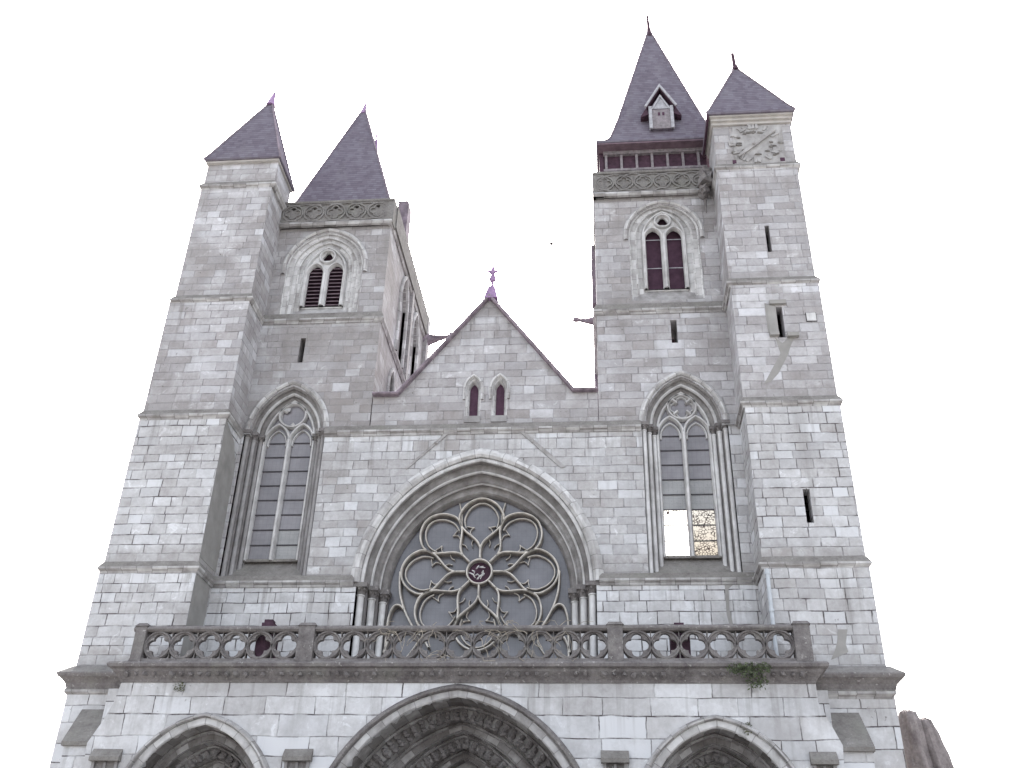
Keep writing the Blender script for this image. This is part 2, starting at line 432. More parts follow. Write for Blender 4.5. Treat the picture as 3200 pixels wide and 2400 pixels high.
def jambs(cx, zb, zt, outer, inner, orders, r, parent, name_mat='shaft', caps=True, capz=.26):
    # stepped jambs with a nook shaft in every step, both sides
    for sg in (-1, 1):
        mb = MB(); pts = [(outer[0], outer[1])]
        for k in range(orders):
            a0 = outer[0] + (inner[0] - outer[0]) * k / orders; a1 = outer[0] + (inner[0] - outer[0]) * (k + 1) / orders
            y1 = outer[1] + (inner[1] - outer[1]) * (k + 1) / orders
            pts += [(a0, y1 - .03), (a1, y1 - .03)]
        pts.append((inner[0], inner[1] + .15))
        prs = [(cx + sg * a, y) for a, y in pts]
        curves = [[(x, y, zb) for x, y in prs], [(x, y, zt) for x, y in prs]]
        k = len(prs); mb.add(curves[0] + curves[1], [(i, i + 1, k + i + 1, k + i) for i in range(k - 1)])
        mb.build('jamb', M_J[0], parent)
        for q in range(orders):
            a0 = outer[0] + (inner[0] - outer[0]) * q / orders
            y1 = outer[1] + (inner[1] - outer[1]) * (q + 1) / orders
            x = cx + sg * (a0 - r * 1.15); y = y1 - .03 - r * 1.1
            sh = MB(); zc = zt - capz
            sh.lathe(x, y, [(r * 1.7, zb), (r * 1.7, zb + .10), (r * 1.35, zb + .14), (r * 1.5, zb + .18), (r, zb + .24), (r, zc - .03), (r * 1.25, zc - .02), (r * 1.25, zc + .01), (r, zc + .02)], 12)
            so = sh.build('shaft', name_mat, parent, True)
            if caps:
                cp = MB(); cp.lathe(x, y, [(r, zc), (r * 1.05, zc + .04), (r * 1.35, zc + capz * .45), (r * 1.9, zc + capz * .62)], 10)
                for e in range(6):
                    an = e * PI / 3 + .3; cp.lump((x + cos(an) * r * 1.5, y + sin(an) * r * 1.5, zc + capz * .5), (r * .5, r * .5, r * .6), e, .3, 1)
                cp.box(x - r * 2, x + r * 2, y - r * 2, y + r * 2, zc + capz * .62, zc + capz + .01)
                cp.build('capital', 'lichen', parent, False, .012)
M_J = ['trimdark']

def empty(name, loc=(0, 0, 0), parent=None):
    o = bpy.data.objects.new(name, None); COL.objects.link(o); o.location = loc
    if parent: o.parent = parent
    return o

XC = -3.55
church = empty('church', (0, 0, 0))
tag(church, 'pale grey stone church front with two slate roofed towers, rose window and porch', 'church')

def stringcourse(path, z, parent=church, out=.11, up=.26, h=.14, name='string_course', sgn=-1, mats=('trimdark', 'ledge')):
    prof = [(-.06, -h), (.03, -h), (.05, -h * .6), (out * .8, -h * .35), (out, -.02), (out, .035), (.0, up), (-.06, up)]
    mi = [0, 0, 0, 0, 0, 1, 1, 0]
    return MB().sweep(path, [(o, z + q) for o, q in prof], plane='xy', sgn=sgn, mi=mi).build(name, list(mats), parent)

# ------------------------------------------------------------------ front wall, zone by zone
Y0, Y1, Y2, Y3 = -.13, -.05, .05, .13
WL, WR = -9.80, 2.64               # lancet window centres
# lowest zone behind the porch terrace
A0 = 8.75
w = MB()
w.slab([(-11.6, 0), (4.6, 0), (4.6, 11.15), (XC + 3.42, 11.15), (XC + 3.42, A0), (XC - 3.42, A0), (XC - 3.42, 11.15), (-11.6, 11.15)], [], Y0, 1.3)
w.build('lower_wall', 'low', church, label='lowest wall zone of white ashlar behind the porch balustrade')
# middle zone with the rose arch and the two big lancets
ra = arch(XC, 11.15, 3.29, 15.04)
o = [(-11.35, 11.15)] + ra + [(4.40, 11.15), (4.40, 16.05), (WR + 1.3, 16.05), (WR + 1.3, 11.25), (WR - 1.3, 11.25), (WR - 1.3, 16.05), (WL + 1.3, 16.05), (WL + 1.3, 11.25), (WL - 1.3, 11.25), (WL - 1.3, 16.05), (-11.35, 16.05)]
MB().slab(o, [], Y1, 1.25).build('middle_wall', 'mid', church, label='middle wall zone of pale ashlar round the rose window')

def rect(x0, x1, z0, z1): return [(x0, z0), (x1, z0), (x1, z1), (x0, z1)]
# towers: third zone
for nm, x0, x1, cx, slit, mat in (('left', -11.35, -7.15, WL, [(-9.80, 18.76), (-9.62, 18.76), (-9.62, 19.72), (-9.80, 19.72)], 'sooty'),
                                  ('right', .05, 4.40, WR, [(2.44, 19.14), (2.64, 19.14), (2.64, 20.02), (2.44, 20.02)], 'grey')):
    wa = arch(cx, 16.2, 1.16, 17.86)
    o = [(x0, 16.05), (cx - 1.16, 16.05)] + wa + [(cx + 1.16, 16.05), (x1, 16.05), (x1, 20.42), (x0, 20.42)]
    MB().slab(o, [slit], Y2, 1.2).build('tower_wall', mat, church, label=('soot grey' if mat == 'sooty' else 'grey ashlar') + ' tower wall with narrow slit above pointed window')
# belfry zone
BL = (-9.38, 24.5, 21.22, 22.72, 24.27, 1.36, 22.64, 23.76)     # cx, zone top, sill z, spring, arris apex, half width, light spring, inner apex
BR = (2.43, 25.35, 21.50, 23.70, 24.98, 1.20, 23.70, 24.82)
for (cx, zt, zsill, zs, ap, a, hs, api), x0, x1, mat in ((BL, -11.35, -7.17, 'sooty'), (BR, .07, 4.40, 'grey')):
    o = rect(x0, x1, 20.42, zt)
    MB().slab(o, [arch(cx, zs, a, ap, zsill - .62)], Y3, 1.1).build('belfry_wall', mat, church)
# tower sides, backs and floors
def side_wall(x0, x1, y0, y1, z0, z1, mat, holes=()):
    MB().slab([(y0, z0), (y1, z0), (y1, z1), (y0, z1)], holes, x0, x1, 'yz').build('tower_side_wall', mat, church)
side_wall(-7.9, -7.16, 1.19, 7.75, 16.05, 20.42, 'sooty', [[(p, q) for p, q in arch(2.35, 19.05, .36, 19.75, 17.2, 8)]])
side_wall(-7.9, -7.19, 1.09, 7.75, 20.42, 25.5, 'sooty', [[(p, q) for p, q in arch(3.15, 23.2, .55, 24.35, 20.9, 8)], [(p, q) for p, q in arch(5.55, 23.2, .55, 24.35, 20.9, 8)]])
b = MB(); b.box(-7.75, -7.45, 1.8, 2.9, 17.1, 19.8); b.box(-7.75, -7.30, 2.5, 6.3, 20.8, 24.5); b.build('blind_recess', 'plain', church)
for yc in (3.15, 5.55):
    hb = MB(); hb.sweep(arch(yc, 23.2, .55, 24.35, 20.75, 10), [(0, -7.30), (0, -7.10), (.07, -7.08), (.14, -7.13), (.14, -7.30)], plane='yz'); hb.build('hood_mould', 'trim', church, True)
    q = MB(); q.box(-7.32, -7.292, yc - .07, yc + .07, 22.1, 22.9); q.build('slit_window', 'void', church)
hb = MB(); hb.sweep(arch(2.35, 19.05, .36, 19.75, 17.2, 8), [(0, -7.30), (0, -7.09), (.06, -7.08), (.12, -7.12), (.12, -7.30)], plane='yz'); hb.build('hood_mould', 'trim', church, True)
b = MB(); b.box(-7.25, -7.02, 7.35, 7.9, 16, 25.6); b.box(-7.24, -7.06, 4.2, 4.5, 20.6, 25.4); b.build('corner_buttress', 'sooty', church)
side_wall(-13.4, -12.8, 1.2, 7.75, 8, 25.4, 'sooty'); side_wall(.07, .75, 1.09, 7.0, 16.05, 26.2, 'grey'); side_wall(4.6, 5.1, 1.2, 7.0, 11, 26.2, 'grey')
t = MB(); t.box(-13.4, -7.2, 7.1, 7.74, 8, 25.4); t.build('tower_back_wall', 'sooty', church)
t = MB(); t.slab(rect(.1, 5.08, 8, 26.2), [rect(.9, 4.5, 13.3, 18.6)], 6.4, 6.98); t.build('tower_back_wall', 'grey', church)
for x0, x1 in ((-12.8, -7.9), (.75, 4.6)):
    for z_ in (20.2, 25.2):
        f_ = MB(); f_.box(x0, x1, 1.25, 6.4 if x0 > 0 else 7.1, z_, z_ + .18); f_.build('tower_floor', 'timber', church)
# nave gable
g = [(-7.12, 16.05), (.03, 16.05), (.03, 17.42), (-.72, 17.42), (XC + .05, 21.12), (-6.34, 17.42), (-7.12, 17.42)]
LN = (-3.90, -3.06)
MB().slab(g, [arch(c, 17.62, .245, 18.06, 16.5, 8) for c in LN], Y2 + .01, .9).build('nave_gable_wall', 'grey', church, label='grey nave gable wall between the towers')
cp = MB(); cp.sweep([(-7.12, 17.40), (-6.32, 17.40), (XC + .05, 21.10), (-.74, 17.40), (.03, 17.40)], [(-.02, Y2 - .16), (.02, Y2 - .20), (.055, Y2 - .18), (.085, Y2 - .14), (.085, .95), (-.02, .95)])
cp.build('gable_coping', 'coping', church)
nr = MB()
nr.hexa([(-7.1, .95, 17.0), (-7.1, 26, 17.0), (XC + .05, 26, 20.6), (XC + .05, .95, 20.6)], [(-7.1, .95, 17.2), (-7.1, 26, 17.2), (XC + .05, 26, 20.9), (XC + .05, .95, 20.9)])
nr.hexa([(.0, .95, 17.0), (.0, 26, 17.0), (XC + .05, 26, 20.6), (XC + .05, .95, 20.6)], [(.0, .95, 17.2), (.0, 26, 17.2), (XC + .05, 26, 20.9), (XC + .05, .95, 20.9)])
nr.build('nave_roof', 'slate', church)
nw = MB(); nw.box(-7.1, -6.5, 8.0, 26, 0, 16.98); nw.box(-.6, 0, 7.2, 26, 0, 16.98); nw.build('nave_side_wall', 'grey', church)
for c in LN:
    e = empty('gable_window', (0, 0, 0), church)
    q = MB(); arch_loft(q, c, 17.60, (.245, 18.06, Y2 + .01), (.13, 17.88, .30), [(0, 0), (.12, .02), (.2, .22), (.5, .3), (.55, .28), (.65, .38), (.95, .7), (1, 1)], 16.5, n=10)
    q.box(c - .25, c + .25, .02, .35, 16.38, 16.60); q.build('window_frame', 'trim', e, True)
    q = MB(); hood(q, c, 17.62, .245, 18.06, Y2, .09, .05, 17.2, n=10); q.build('hood_mould', 'trim', e, True)
    q = MB(); q.slab(arch(c, 17.6, .15, 17.9, 16.5, 8), [], .29, .31); q.build('pane', 'void', e)
# cross
e = empty('gable_cross', (0, 0, 0), church); cx = -3.43
q = MB(); q.frustum((cx - .26, cx + .22, -.15, .3), 21.02, (cx - .12, cx + .10, -.06, .2), 21.55)
q.tube([(cx, .06, 21.5), (cx, .06, 21.85)], [.06, .035], 8); q.lump((cx, .06, 21.93), (.13, .12, .17), 4, .3)
q.build('cross_base', 'lead', e, False, .01)
q = MB(); q.tube([(cx, .06, 22.05), (cx, .06, 22.25), (cx, .06, 22.52)], [.05, .10, .012], 8)
q.tube([(cx - .28, .06, 22.26), (cx - .1, .06, 22.235), (cx, .06, 22.22), (cx + .1, .06, 22.24), (cx + .28, .06, 22.28)], [.012, .05, .1, .05, .012], 8)
q.lump((cx, .06, 22.2), (.11, .08, .12), 2, .3); q.build('cross_arms', 'lead', e, True)

# strings across the front
stringcourse([(-11.22, Y0), (XC - 3.5, Y0)], 11.15, up=.22); stringcourse([(XC + 3.5, Y0), (4.29, Y0)], 11.15, up=.22)
stringcourse([(-8.52, Y1), (WR - 1.32, Y1)], 16.05, up=.24)
stringcourse([(-11.22, Y2), (-7.15, Y2), (-7.15, 7.8)], 20.42, up=.3); stringcourse([(.05, 6.9), (.05, Y2), (4.27, Y2)], 20.42, up=.3)
sp = MB(); sp.hexa([(WR + 1.12, Y1 - .05, 16.05), (4.28, Y1 - .05, 16.05), (4.28, Y2 + .1, 16.45), (WR + 1.12, Y2 + .1, 16.45)], [(WR + 1.12, .3, 16.05), (4.28, .3, 16.05), (4.28, .3, 16.44), (WR + 1.12, .3, 16.44)])
sp.build('window_shoulder', 'plain', church); sp = MB(); sp.hexa([(-11.25, Y1 - .05, 16.05), (WL - 1.12, Y1 - .05, 16.05), (WL - 1.12, Y2 + .1, 16.45), (-11.25, Y2 + .1, 16.45)], [(-11.25, .3, 16.05), (WL - 1.12, .3, 16.05), (WL - 1.12, .3, 16.44), (-11.25, .3, 16.44)])
sp.build('window_shoulder', 'plain', church)
# ------------------------------------------------------------------ rose window
rose = empty('rose_window', (0, 0, 0), church)
AG, APG, YG = 2.66, 14.20, .95
q = MB(); arch_loft(q, XC, 11.15, (3.29, 15.04, Y1), (AG, APG, YG), ORD3, 11.15, n=26); q.build('archivolt', 'arch', rose, True)
q = MB(); hood(q, XC, 11.15, 3.34, 15.10, Y1, .30, .14, n=30); q.build('hood_mould', 'trim', rose, True)
q = MB(); q.sweep(arch(XC, 11.15, 3.28, 15.02, n=30), [(0, Y1 + .06), (-.05, Y1 + .03), (-.05, Y1 - .03), (0, Y1 - .05), (.05, Y1 - .03), (.05, Y1 + .06)]); q.build('arch_roll', 'tracery', rose, True)
for a_, ap_, y_ in ((3.07, 14.75, .24), (2.88, 14.49, .50)):
    q = MB(); q.sweep(arch(XC, 11.15, a_, ap_, n=30), [(.04, y_ + .05), (-.025, y_ + .04), (-.04, y_), (-.02, y_ - .04), (.02, y_ - .05), (.05, y_)]); q.build('arch_roll', 'tracery', rose, True)
jambs(XC, A0, 11.15, (3.42, Y0), (AG, YG - .1), 3, .10, rose, capz=.34)
q = MB(); q.hexa([(XC - 3.4, Y0, A0 - .1), (XC + 3.4, Y0, A0 - .1), (XC + 3.4, YG, A0 + .35), (XC - 3.4, YG, A0 + .35)], [(XC - 3.4, Y0, A0 - .3), (XC + 3.4, Y0, A0 - .3), (XC + 3.4, YG, A0 - .3), (XC - 3.4, YG, A0 - .3)]); q.build('sill', 'ledge', rose)
q = MB(); q.slab(arch(XC, 11.15, AG + .03, APG + .03, A0, 20), [], YG - .05, YG - .03); q.build('glazing', 'rosegl', rose)
RZ, RR = 11.74, 2.40
def polar(r, a): return (XC + r * sin(a), RZ + r * cos(a))
YB = YG - .06
PB = [(-.036, YB), (-.029, YB - .22), (-.013, YB - .28), (.013, YB - .28), (.029, YB - .22), (.036, YB)]
PS = [(-.024, YB), (-.021, YB - .10), (-.009, YB - .15), (.009, YB - .15), (.021, YB - .10), (.024, YB)]
PT = [(-.014, YB), (-.013, YB - .08), (-.006, YB - .12), (.006, YB - .12), (.013, YB - .08), (.014, YB)]
def smo(p, k=5):
    o = []; n = len(p)
    for i in range(n - 1):
        a, b, c, d = (Vector(p[max(0, i - 1)]), Vector(p[i]), Vector(p[i + 1]), Vector(p[min(n - 1, i + 2)]))
        for q in range(k):
            t = q / k; o.append(tuple(.5 * (2 * b + (c - a) * t + (2 * a - 5 * b + 4 * c - d) * t * t + (3 * b - a - 3 * c + d) * t ** 3)))
    return o + [tuple(p[-1])]
tr = MB()
ci = lambda r, n=40: [polar(r, -2 * PI * i / n) for i in range(n)]
tr.sweep(ci(.37), PB, closed=True)
D = math.radians
for k in range(8):
    A = k * PI / 4
    tr.sweep([polar(.41, A), polar(.72, A)], PB, cap=False)
    half = [(.70, 0), (.82, 2.0), (.95, 6.2), (1.09, 11.8), (1.25, 17.4), (1.42, 21.3), (1.58, 22.5), (1.73, 22.4), (1.88, 20.9), (2.0, 18), (2.13, 14), (2.24, 9), (2.31, 3.5), (2.32, 0)]
    left = smo([polar(r, A - D(a)) for r, a in half]); right = smo([polar(r, A + D(a)) for r, a in half])
    tr.sweep(left, PB, cap=False); tr.sweep(right, PB, cap=False)
    for sg in (-1, 1): tr.sweep(smo([polar(r - .11, A + sg * D(a * .81)) for r, a in half[6:]]), PS, cap=False)
    for sg in (-1, 1):      # cusps
        tr.sweep(smo([polar(1.20, A + sg * D(14)), polar(1.34, A + sg * D(14.5)), polar(1.42, A + sg * D(11.5)), polar(1.45, A + sg * D(8.5))]), PT, cap=False)
        tr.sweep(smo([polar(1.45, A + sg * D(8.5)), polar(1.47, A + sg * D(12)), polar(1.53, A + sg * D(16.5))]), PT, cap=False)
        B = A + PI / 8
        tr.sweep(smo([polar(1.10, B + sg * D(11)), polar(.98, B + sg * D(6)), polar(.86, B + sg * D(5.5))]), PT, cap=False)
for sg in (-1, 1):
    X = lambda d: XC + sg * d
    for pts, pf in ((((2.60, 8.9), (2.60, 9.8), (2.58, 10.35), (2.47, 10.68), (2.30, 10.74), (2.14, 10.6)), PB),
                    (((2.64, 9.35), (2.5, 9.75), (2.22, 9.98), (1.88, 10.0), (1.58, 9.82), (1.36, 9.5)), PB),
                    (((2.35, 11.74), (2.32, 11.2), (2.2, 10.75), (1.98, 10.3), (1.72, 9.9)), PB),
                    (((2.3, 9.0), (2.0, 9.25), (1.75, 9.6), (1.72, 9.72)), PS),
                    (((2.50, 12.6), (2.38, 13.0), (2.1, 13.35)), PS), (((.70, 13.95), (.62, 13.6), (.60, 13.2)), PS)):
        tr.sweep(smo([(X(a), z) for a, z in pts]), pf, cap=False)
tr.sweep([(XC - 2.66, 9.02), (XC + 2.66, 9.02)], PB, cap=False)
tr.mi = [(1 if (n_ % 6) in (0, 4) else 0) for n_ in range(len(tr.f))]  # bar sides take the painted shade tone, noses stay pale
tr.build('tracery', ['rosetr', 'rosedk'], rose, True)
q = MB()
rn_ = random.Random(9)
for i in range(11):
    a = rn_.uniform(0, 6.3); r0 = rn_.uniform(.16, .33); da = rn_.uniform(.5, 1.3)
    q.tube([(XC + r0 * cos(a), YB - .2, RZ + r0 * sin(a)), (XC + r0 * .62 * cos(a + da * .5), YB - .26, RZ + r0 * .62 * sin(a + da * .5)), (XC + r0 * .7 * cos(a + da), YB - .2, RZ + r0 * .7 * sin(a + da))], [.012, .026, .012], 5)
q.build('hub_rosette', 'tracery', rose, True)
q = MB(); q.slab(ci(.37, 24), [], YB - .05, YB - .03); q.build('hub_pane', 'void', rose)

# ------------------------------------------------------------------ lancet windows
def quatre(cx, cz, dl, rl, rot=0., n=8):
    t_ = (dl + sqrt(max(0, 2 * rl * rl - dl * dl))) / 2; ph = math.atan2(t_, t_ - dl); out = []
    for k in range(4):
        a = k * PI / 2 + rot
        for i in range(n):
            b = a - ph + 2 * ph * i / (n - 1)
            out.append((cx + dl * cos(a) + rl * cos(b), cz + dl * sin(a) + rl * sin(b)))
    r = []
    for p in out:
        if not r or (Vector(p) - Vector(r[-1])).length > 1e-4: r.append(p)
    if (Vector(r[0]) - Vector(r[-1])).length < 1e-4: r.pop()
    return r

def bars(y, wd, dp): return [(-wd, y), (-wd, y - dp * .6), (-wd * .4, y - dp), (wd * .4, y - dp), (wd, y - dp * .6), (wd, y)]

def lancet(cx, broken):
    e = empty('lancet_window', (0, 0, 0), church)
    e['label'] = 'tall two light pointed window, ' + ('round head opening with its foils broken away' if broken else 'quatrefoil head and white panes at its foot')
    q = MB(); arch_loft(q, cx, 16.2, (1.16, 17.86, Y2), (.82, 17.48, .58), ORD2, 16.2, n=20); q.build('archivolt', 'arch', e, True)
    q = MB(); hood(q, cx, 16.2, 1.20, 17.92, Y2, .17, .11, n=22); q.build('hood_mould', 'trim', e, True)
    q = MB(); q.sweep(arch(cx, 16.2, 1.0, 17.68, n=22), [(-.04, .36), (-.05, .28), (-.02, .23), (.03, .24), (.05, .3)]); q.build('arch_roll', 'tracery', e, True)
    jambs(cx, 11.18, 16.22, (1.30, Y1), (.82, .52), 3, .065, e, 'trim' if broken else 'tracery')
    q = MB(); q.hexa([(cx - 1.3, Y1 - .01, 11.22), (cx + 1.3, Y1 - .01, 11.22), (cx + 1.3, .62, 12.06), (cx - 1.3, .62, 12.06)], [(cx - 1.3, Y1 - .01, 11.1), (cx + 1.3, Y1 - .01, 11.1), (cx + 1.3, .62, 11.1), (cx - 1.3, .62, 11.1)])
    q.box(cx - .84, cx + .84, .45, .64, 12.02, 12.10); q.build('sill', 'ledge', e)
    yb = .60; B = bars(yb, .055, .20); S = bars(yb, .03, .12); Bm = bars(yb, .075, .24)
    q = MB(); q.sweep([(cx, 12.05), (cx, 16.1)], Bm)
    q.sweep(arch(cx, 16.1, .80, 17.5, 12.05, 18), B)
    for sg in (-1, 1):
        c = cx + sg * .40; q.sweep(arch(c, 16.02, .40, 16.66, None, 10), B)
        q.sweep(arch(c, 16.0, .30, 16.45, 15.9, 8), S)
    oc = (cx, 17.0); R = .43
    ring = [(oc[0] + R * sin(-2 * PI * i / 32), oc[1] + R * cos(2 * PI * i / 32)) for i in range(32)]
    q.sweep(ring, B, closed=True)
    if not broken:
        qf = quatre(oc[0], oc[1], .20, .165); q.sweep(qf, S, closed=True)
        for k in range(4):
            a = PI / 4 + k * PI / 2; q.sweep([(oc[0] + .2 * cos(a), oc[1] + .2 * sin(a)), (oc[0] + .38 * cos(a), oc[1] + .38 * sin(a))], B)
    else:
        q.lump((oc[0] - .25, .5, oc[1] + .22), (.13, .07, .12), 3, .4, 1); q.lump((oc[0] + .02, .5, oc[1] - .33), (.1, .06, .08), 5, .4, 1)
    q.build('tracery', 'tracery', e, True)
    g = MB(); g.slab(arch(cx, 16.1, .79, 17.49, 16.02, 14), [], .555, .575); mats = ['glass', 'dustgl', 'clear', 'cream_gl', 'tendril']
    for sg in (-1, 1):
        for k in range(8):
            z0 = 12.08 + .4925 * k; mi = 0
            if not broken:
                if k < 3: mi = (4 if k == 2 else 2) if sg < 0 else 3
                elif k < 5: mi = 1
            elif k < 2 and sg > 0: mi = 1
            x0, x1 = sorted((cx, cx + sg * .79)); t = random.uniform(-.008, .008)
            g.add([(x0, .56 + t, z0), (x1, .56 - t, z0), (x1, .56 - t, z0 + .4925), (x0, .56 + t, z0 + .4925)], [(0, 1, 2, 3)], mi)
    g.build('glazing', mats, e)
    h = MB()
    for k in range(1, 9): h.box(cx - .8, cx + .8, .535, .553, 12.08 + .4925 * k - .018, 12.08 + .4925 * k + .018)
    h.build('saddle_bars', 'bar', e)
    if broken:
        bk = MB(); bk.box(cx - 1.2, cx + 1.2, .9, 1.0, 11.8, 17.8); bk.build('window_backing', 'void', e)
lancet(WL, True); lancet(WR, False)

# ------------------------------------------------------------------ belfry windows
def belfry(P, louvred):
    cx, zt, zsill, zs, ap, a, hs, api = P
    e = empty('belfry_window', (0, 0, 0), church)
    e['label'] = 'belfry window with ' + ('dark timber louvres' if louvred else 'dark open lights') + ' under a trefoil'
    gi = .74; yg = .47
    q = MB(); arch_loft(q, cx, zs, (a, ap, Y3), (gi, api, yg), ORD3 if louvred else ORD2, zsill - .6, n=18); q.build('archivolt', 'trim', e, True)
    q = MB(); hood(q, cx, zs, a + .03, ap + .05, Y3, .15, .09, zs - .25, n=20); q.build('hood_mould', 'trim', e, True)
    q = MB(); q.hexa([(cx - a, Y3, zsill - .62), (cx + a, Y3, zsill - .62), (cx + a, yg, zsill), (cx - a, yg, zsill)], [(cx - a, Y3 + .1, zsill - .8), (cx + a, Y3 + .1, zsill - .8), (cx + a, yg, zsill - .8), (cx - a, yg, zsill - .8)])
    q.build('sill', 'plain', e)
    yb = yg; B = bars(yb, .055, .2); S = bars(yb, .03, .13); la = .28
    q = MB()
    lo = []; 
    for sg in (-1, 1):
        c = cx + sg * .36; lo.append(arch(c, hs, la, hs + .37, zsill, 8)); q.sweep(arch(c, hs, la + .03, hs + .41, zsill, 10), B)
    tz = hs + .70
    tf = []
    for k in range(3):
        an = PI / 2 + k * 2 * PI / 3
        for i in range(7):
            b_ = an - 1.35 + 2.7 * i / 6; tf.append((cx + .10 * cos(an) + .10 * cos(b_), tz + .10 * sin(an) + .10 * sin(b_)))
    q.slab(arch(cx, hs, gi + .02, api + .02, zsill, 16), [tf] + lo, yb - .10, yb)
    ring = [(cx + .27 * sin(-2 * PI * i / 26), tz + .27 * cos(2 * PI * i / 26)) for i in range(26)]
    q.sweep(ring, B, closed=True); q.sweep([(cx, zsill), (cx, hs + .1)], bars(yb, .08, .26))
    q.sweep(arch(cx, hs, gi - .03, api - .04, zsill, 16), B)
    q.build('tracery', 'tracery', e, True)
    q = MB(); q.box(cx - .72, cx + .72, yg - .06, yg + .06, zsill - .05, zsill + .03); q.build('light_sill', 'shaft', e)
    if louvred:
        for sg in (-1, 1):
            q = MB(); c = cx + sg * .36; z = zsill + .08
            while z < hs + .32:
                hw = la if z < hs - .05 else la * max(.25, 1 - (z - hs) / .5)
                q.hexa([(c - hw, yg - .05, z), (c + hw, yg - .05, z), (c + hw, yg - .05, z + .03), (c - hw, yg - .05, z + .03)], [(c - hw, yg + .16, z + .13), (c + hw, yg + .16, z + .13), (c + hw, yg + .16, z + .16), (c - hw, yg + .16, z + .16)])
                z += .155
            q.build('louvres', 'louvre', e)
    q = MB(); q.slab(arch(cx, hs, gi - .02, api - .02, zsill, 12), [], yg + .22, yg + .25); q.build('dark_backing', 'void', e)
    if not louvred:
        q = MB()
        for z in (zsill + .95, hs - .02): q.box(cx - .7, cx + .7, yg - .01, yg + .01, z - .012, z + .012)
        q.build('saddle_bars', 'greywood', e)
belfry(BL, True); belfry(BR, False)

# ------------------------------------------------------------------ turrets
def turret(stages, slits, label, top):
    e = empty('stair_turret', (0, 0, 0), church); e['label'] = label
    for (x0, x1, yf, z0, z1, mat) in stages:
        hs = [s_ for s_ in slits if z0 < s_[0][1] < z1]
        yb = 1.4 if z1 < 26 else .35
        w_ = MB(); w_.slab(rect(x0, x1, z0, z1), hs, yf, yf + .45)
        w_.box(x0, x0 + .45, yf + .45, yb - .4, z0, z1); w_.box(x1 - .45, x1, yf + .45, yb - .4, z0, z1); w_.box(x0, x1, yb - .4, yb, z0, z1)
        w_.box(x0 + .45, x1 - .45, yf + .45, yb - .4, z1 - .05, z1 - .002)
        w_.build('stage_wall', mat, e)
    for i in range(len(stages) - 1):
        x0, x1, yf, z0, z1, mat = stages[i + 1]
        stringcourse([(x0, 1.35), (x0, yf), (x1, yf), (x1, 1.35 if z0 < 25 else .3)][::1], z0, e, up=.22, sgn=-1)
    return e
LT = [(-14.06, -11.24, -1.45, 0, 7.75, 'porch'), (-14.03, -11.22, -1.40, 7.75, 11.15, 'turretlow'), (-13.97, -11.22, -1.37, 11.15, 16.05, 'turretlow'), (-13.92, -11.22, -1.34, 16.05, 20.42, 'turrettop'), (-13.80, -11.22, -1.30, 20.42, 25.38, 'turrettop'), (-13.76, -11.18, -1.27, 25.38, 26.52, 'turrettop')]
RT = [(4.30, 7.10, -1.45, 0, 7.75, 'porch'), (4.30, 7.03, -1.42, 7.75, 11.12, 'turretlow'), (4.28, 6.99, -1.38, 11.12, 16.05, 'turretlow'), (4.26, 6.96, -1.35, 16.05, 20.40, 'turrettop'), (4.24, 6.90, -1.30, 20.40, 25.26, 'turrettop'), (4.26, 6.92, -1.25, 25.26, 27.36, 'turrettop')]
lt = turret(LT, [], 'square stair turret at the left of the front under a low pyramid roof', 26.52)
rt = turret(RT, [[(5.55, 21.62), (5.69, 21.62), (5.69, 22.7), (5.55, 22.7)], [(5.53, 18.32), (5.73, 18.32), (5.73, 19.45), (5.53, 19.45)], [(5.59, 12.30), (5.78, 12.30), (5.78, 13.30), (5.59, 13.30)]], 'square stair turret at the right of the front with a ruined clock at its top', 27.36)
# recess round the middle slit, cement patches, plaque, pipe
q = MB(); q.hexa([(5.22, -1.355, 18.5), (5.28, -1.40, 18.5), (5.28, -1.40, 19.5), (5.22, -1.355, 19.6)], [(5.53, -1.358, 18.45), (5.53, -1.40, 18.45), (5.53, -1.40, 19.45), (5.53, -1.358, 19.5)])
q.box(5.25, 5.52, -1.50, -1.34, 18.34, 18.46); q.box(5.76, 6.10, -1.48, -1.34, 18.30, 18.42); q.box(5.36, 5.86, -1.47, -1.34, 19.50, 19.64); q.build('slit_surround', 'render', rt)
q = MB(); q.slab([(5.41, 18.31), (5.60, 18.12), (5.78, 18.28), (6.0, 18.33), (5.85, 18.05), (5.72, 17.72), (5.58, 17.45), (5.36, 17.05), (5.12, 16.78), (4.92, 16.72), (5.05, 16.95), (5.30, 17.40), (5.50, 17.75)], [], -1.356, -1.30)
q.build('cement_patch', 'render', rt); q = MB(); q.slab([(5.98, 9.36), (6.22, 9.36), (6.12, 8.98), (6.16, 8.78), (5.95, 8.68), (5.70, 8.58), (5.85, 8.86), (5.92, 9.05)], [], -1.426, -1.38); q.build('cement_patch', 'render', rt)
q = MB(); q.slab([(3.42, 9.2), (3.54, 9.25), (3.55, 9.8), (3.47, 10.3), (3.50, 10.9), (3.62, 11.0), (3.40, 11.0), (3.38, 10.2), (3.46, 9.7)], [], Y0 - .006, Y0 + .03); q.build('cement_patch', 'render', church)
q = MB(); q.box(6.42, 6.70, -1.39, -1.34, 18.88, 19.17); q.build('wall_plaque', 'shaft', rt)
q = MB(); q.box(6.40, 6.72, -1.37, -1.34, 18.86, 19.19); q.build('plaque_frame', 'bar', rt)
q = MB(); q.tube([(4.36, -1.51, 8.2), (4.36, -1.51, 10.95)], .055, 10)
for z in (8.6, 9.8, 10.8): q.lathe(4.36, -1.51, [(.07, z), (.07, z + .06)], 10)
q.build('rainwater_pipe', 'pipe', church, True)
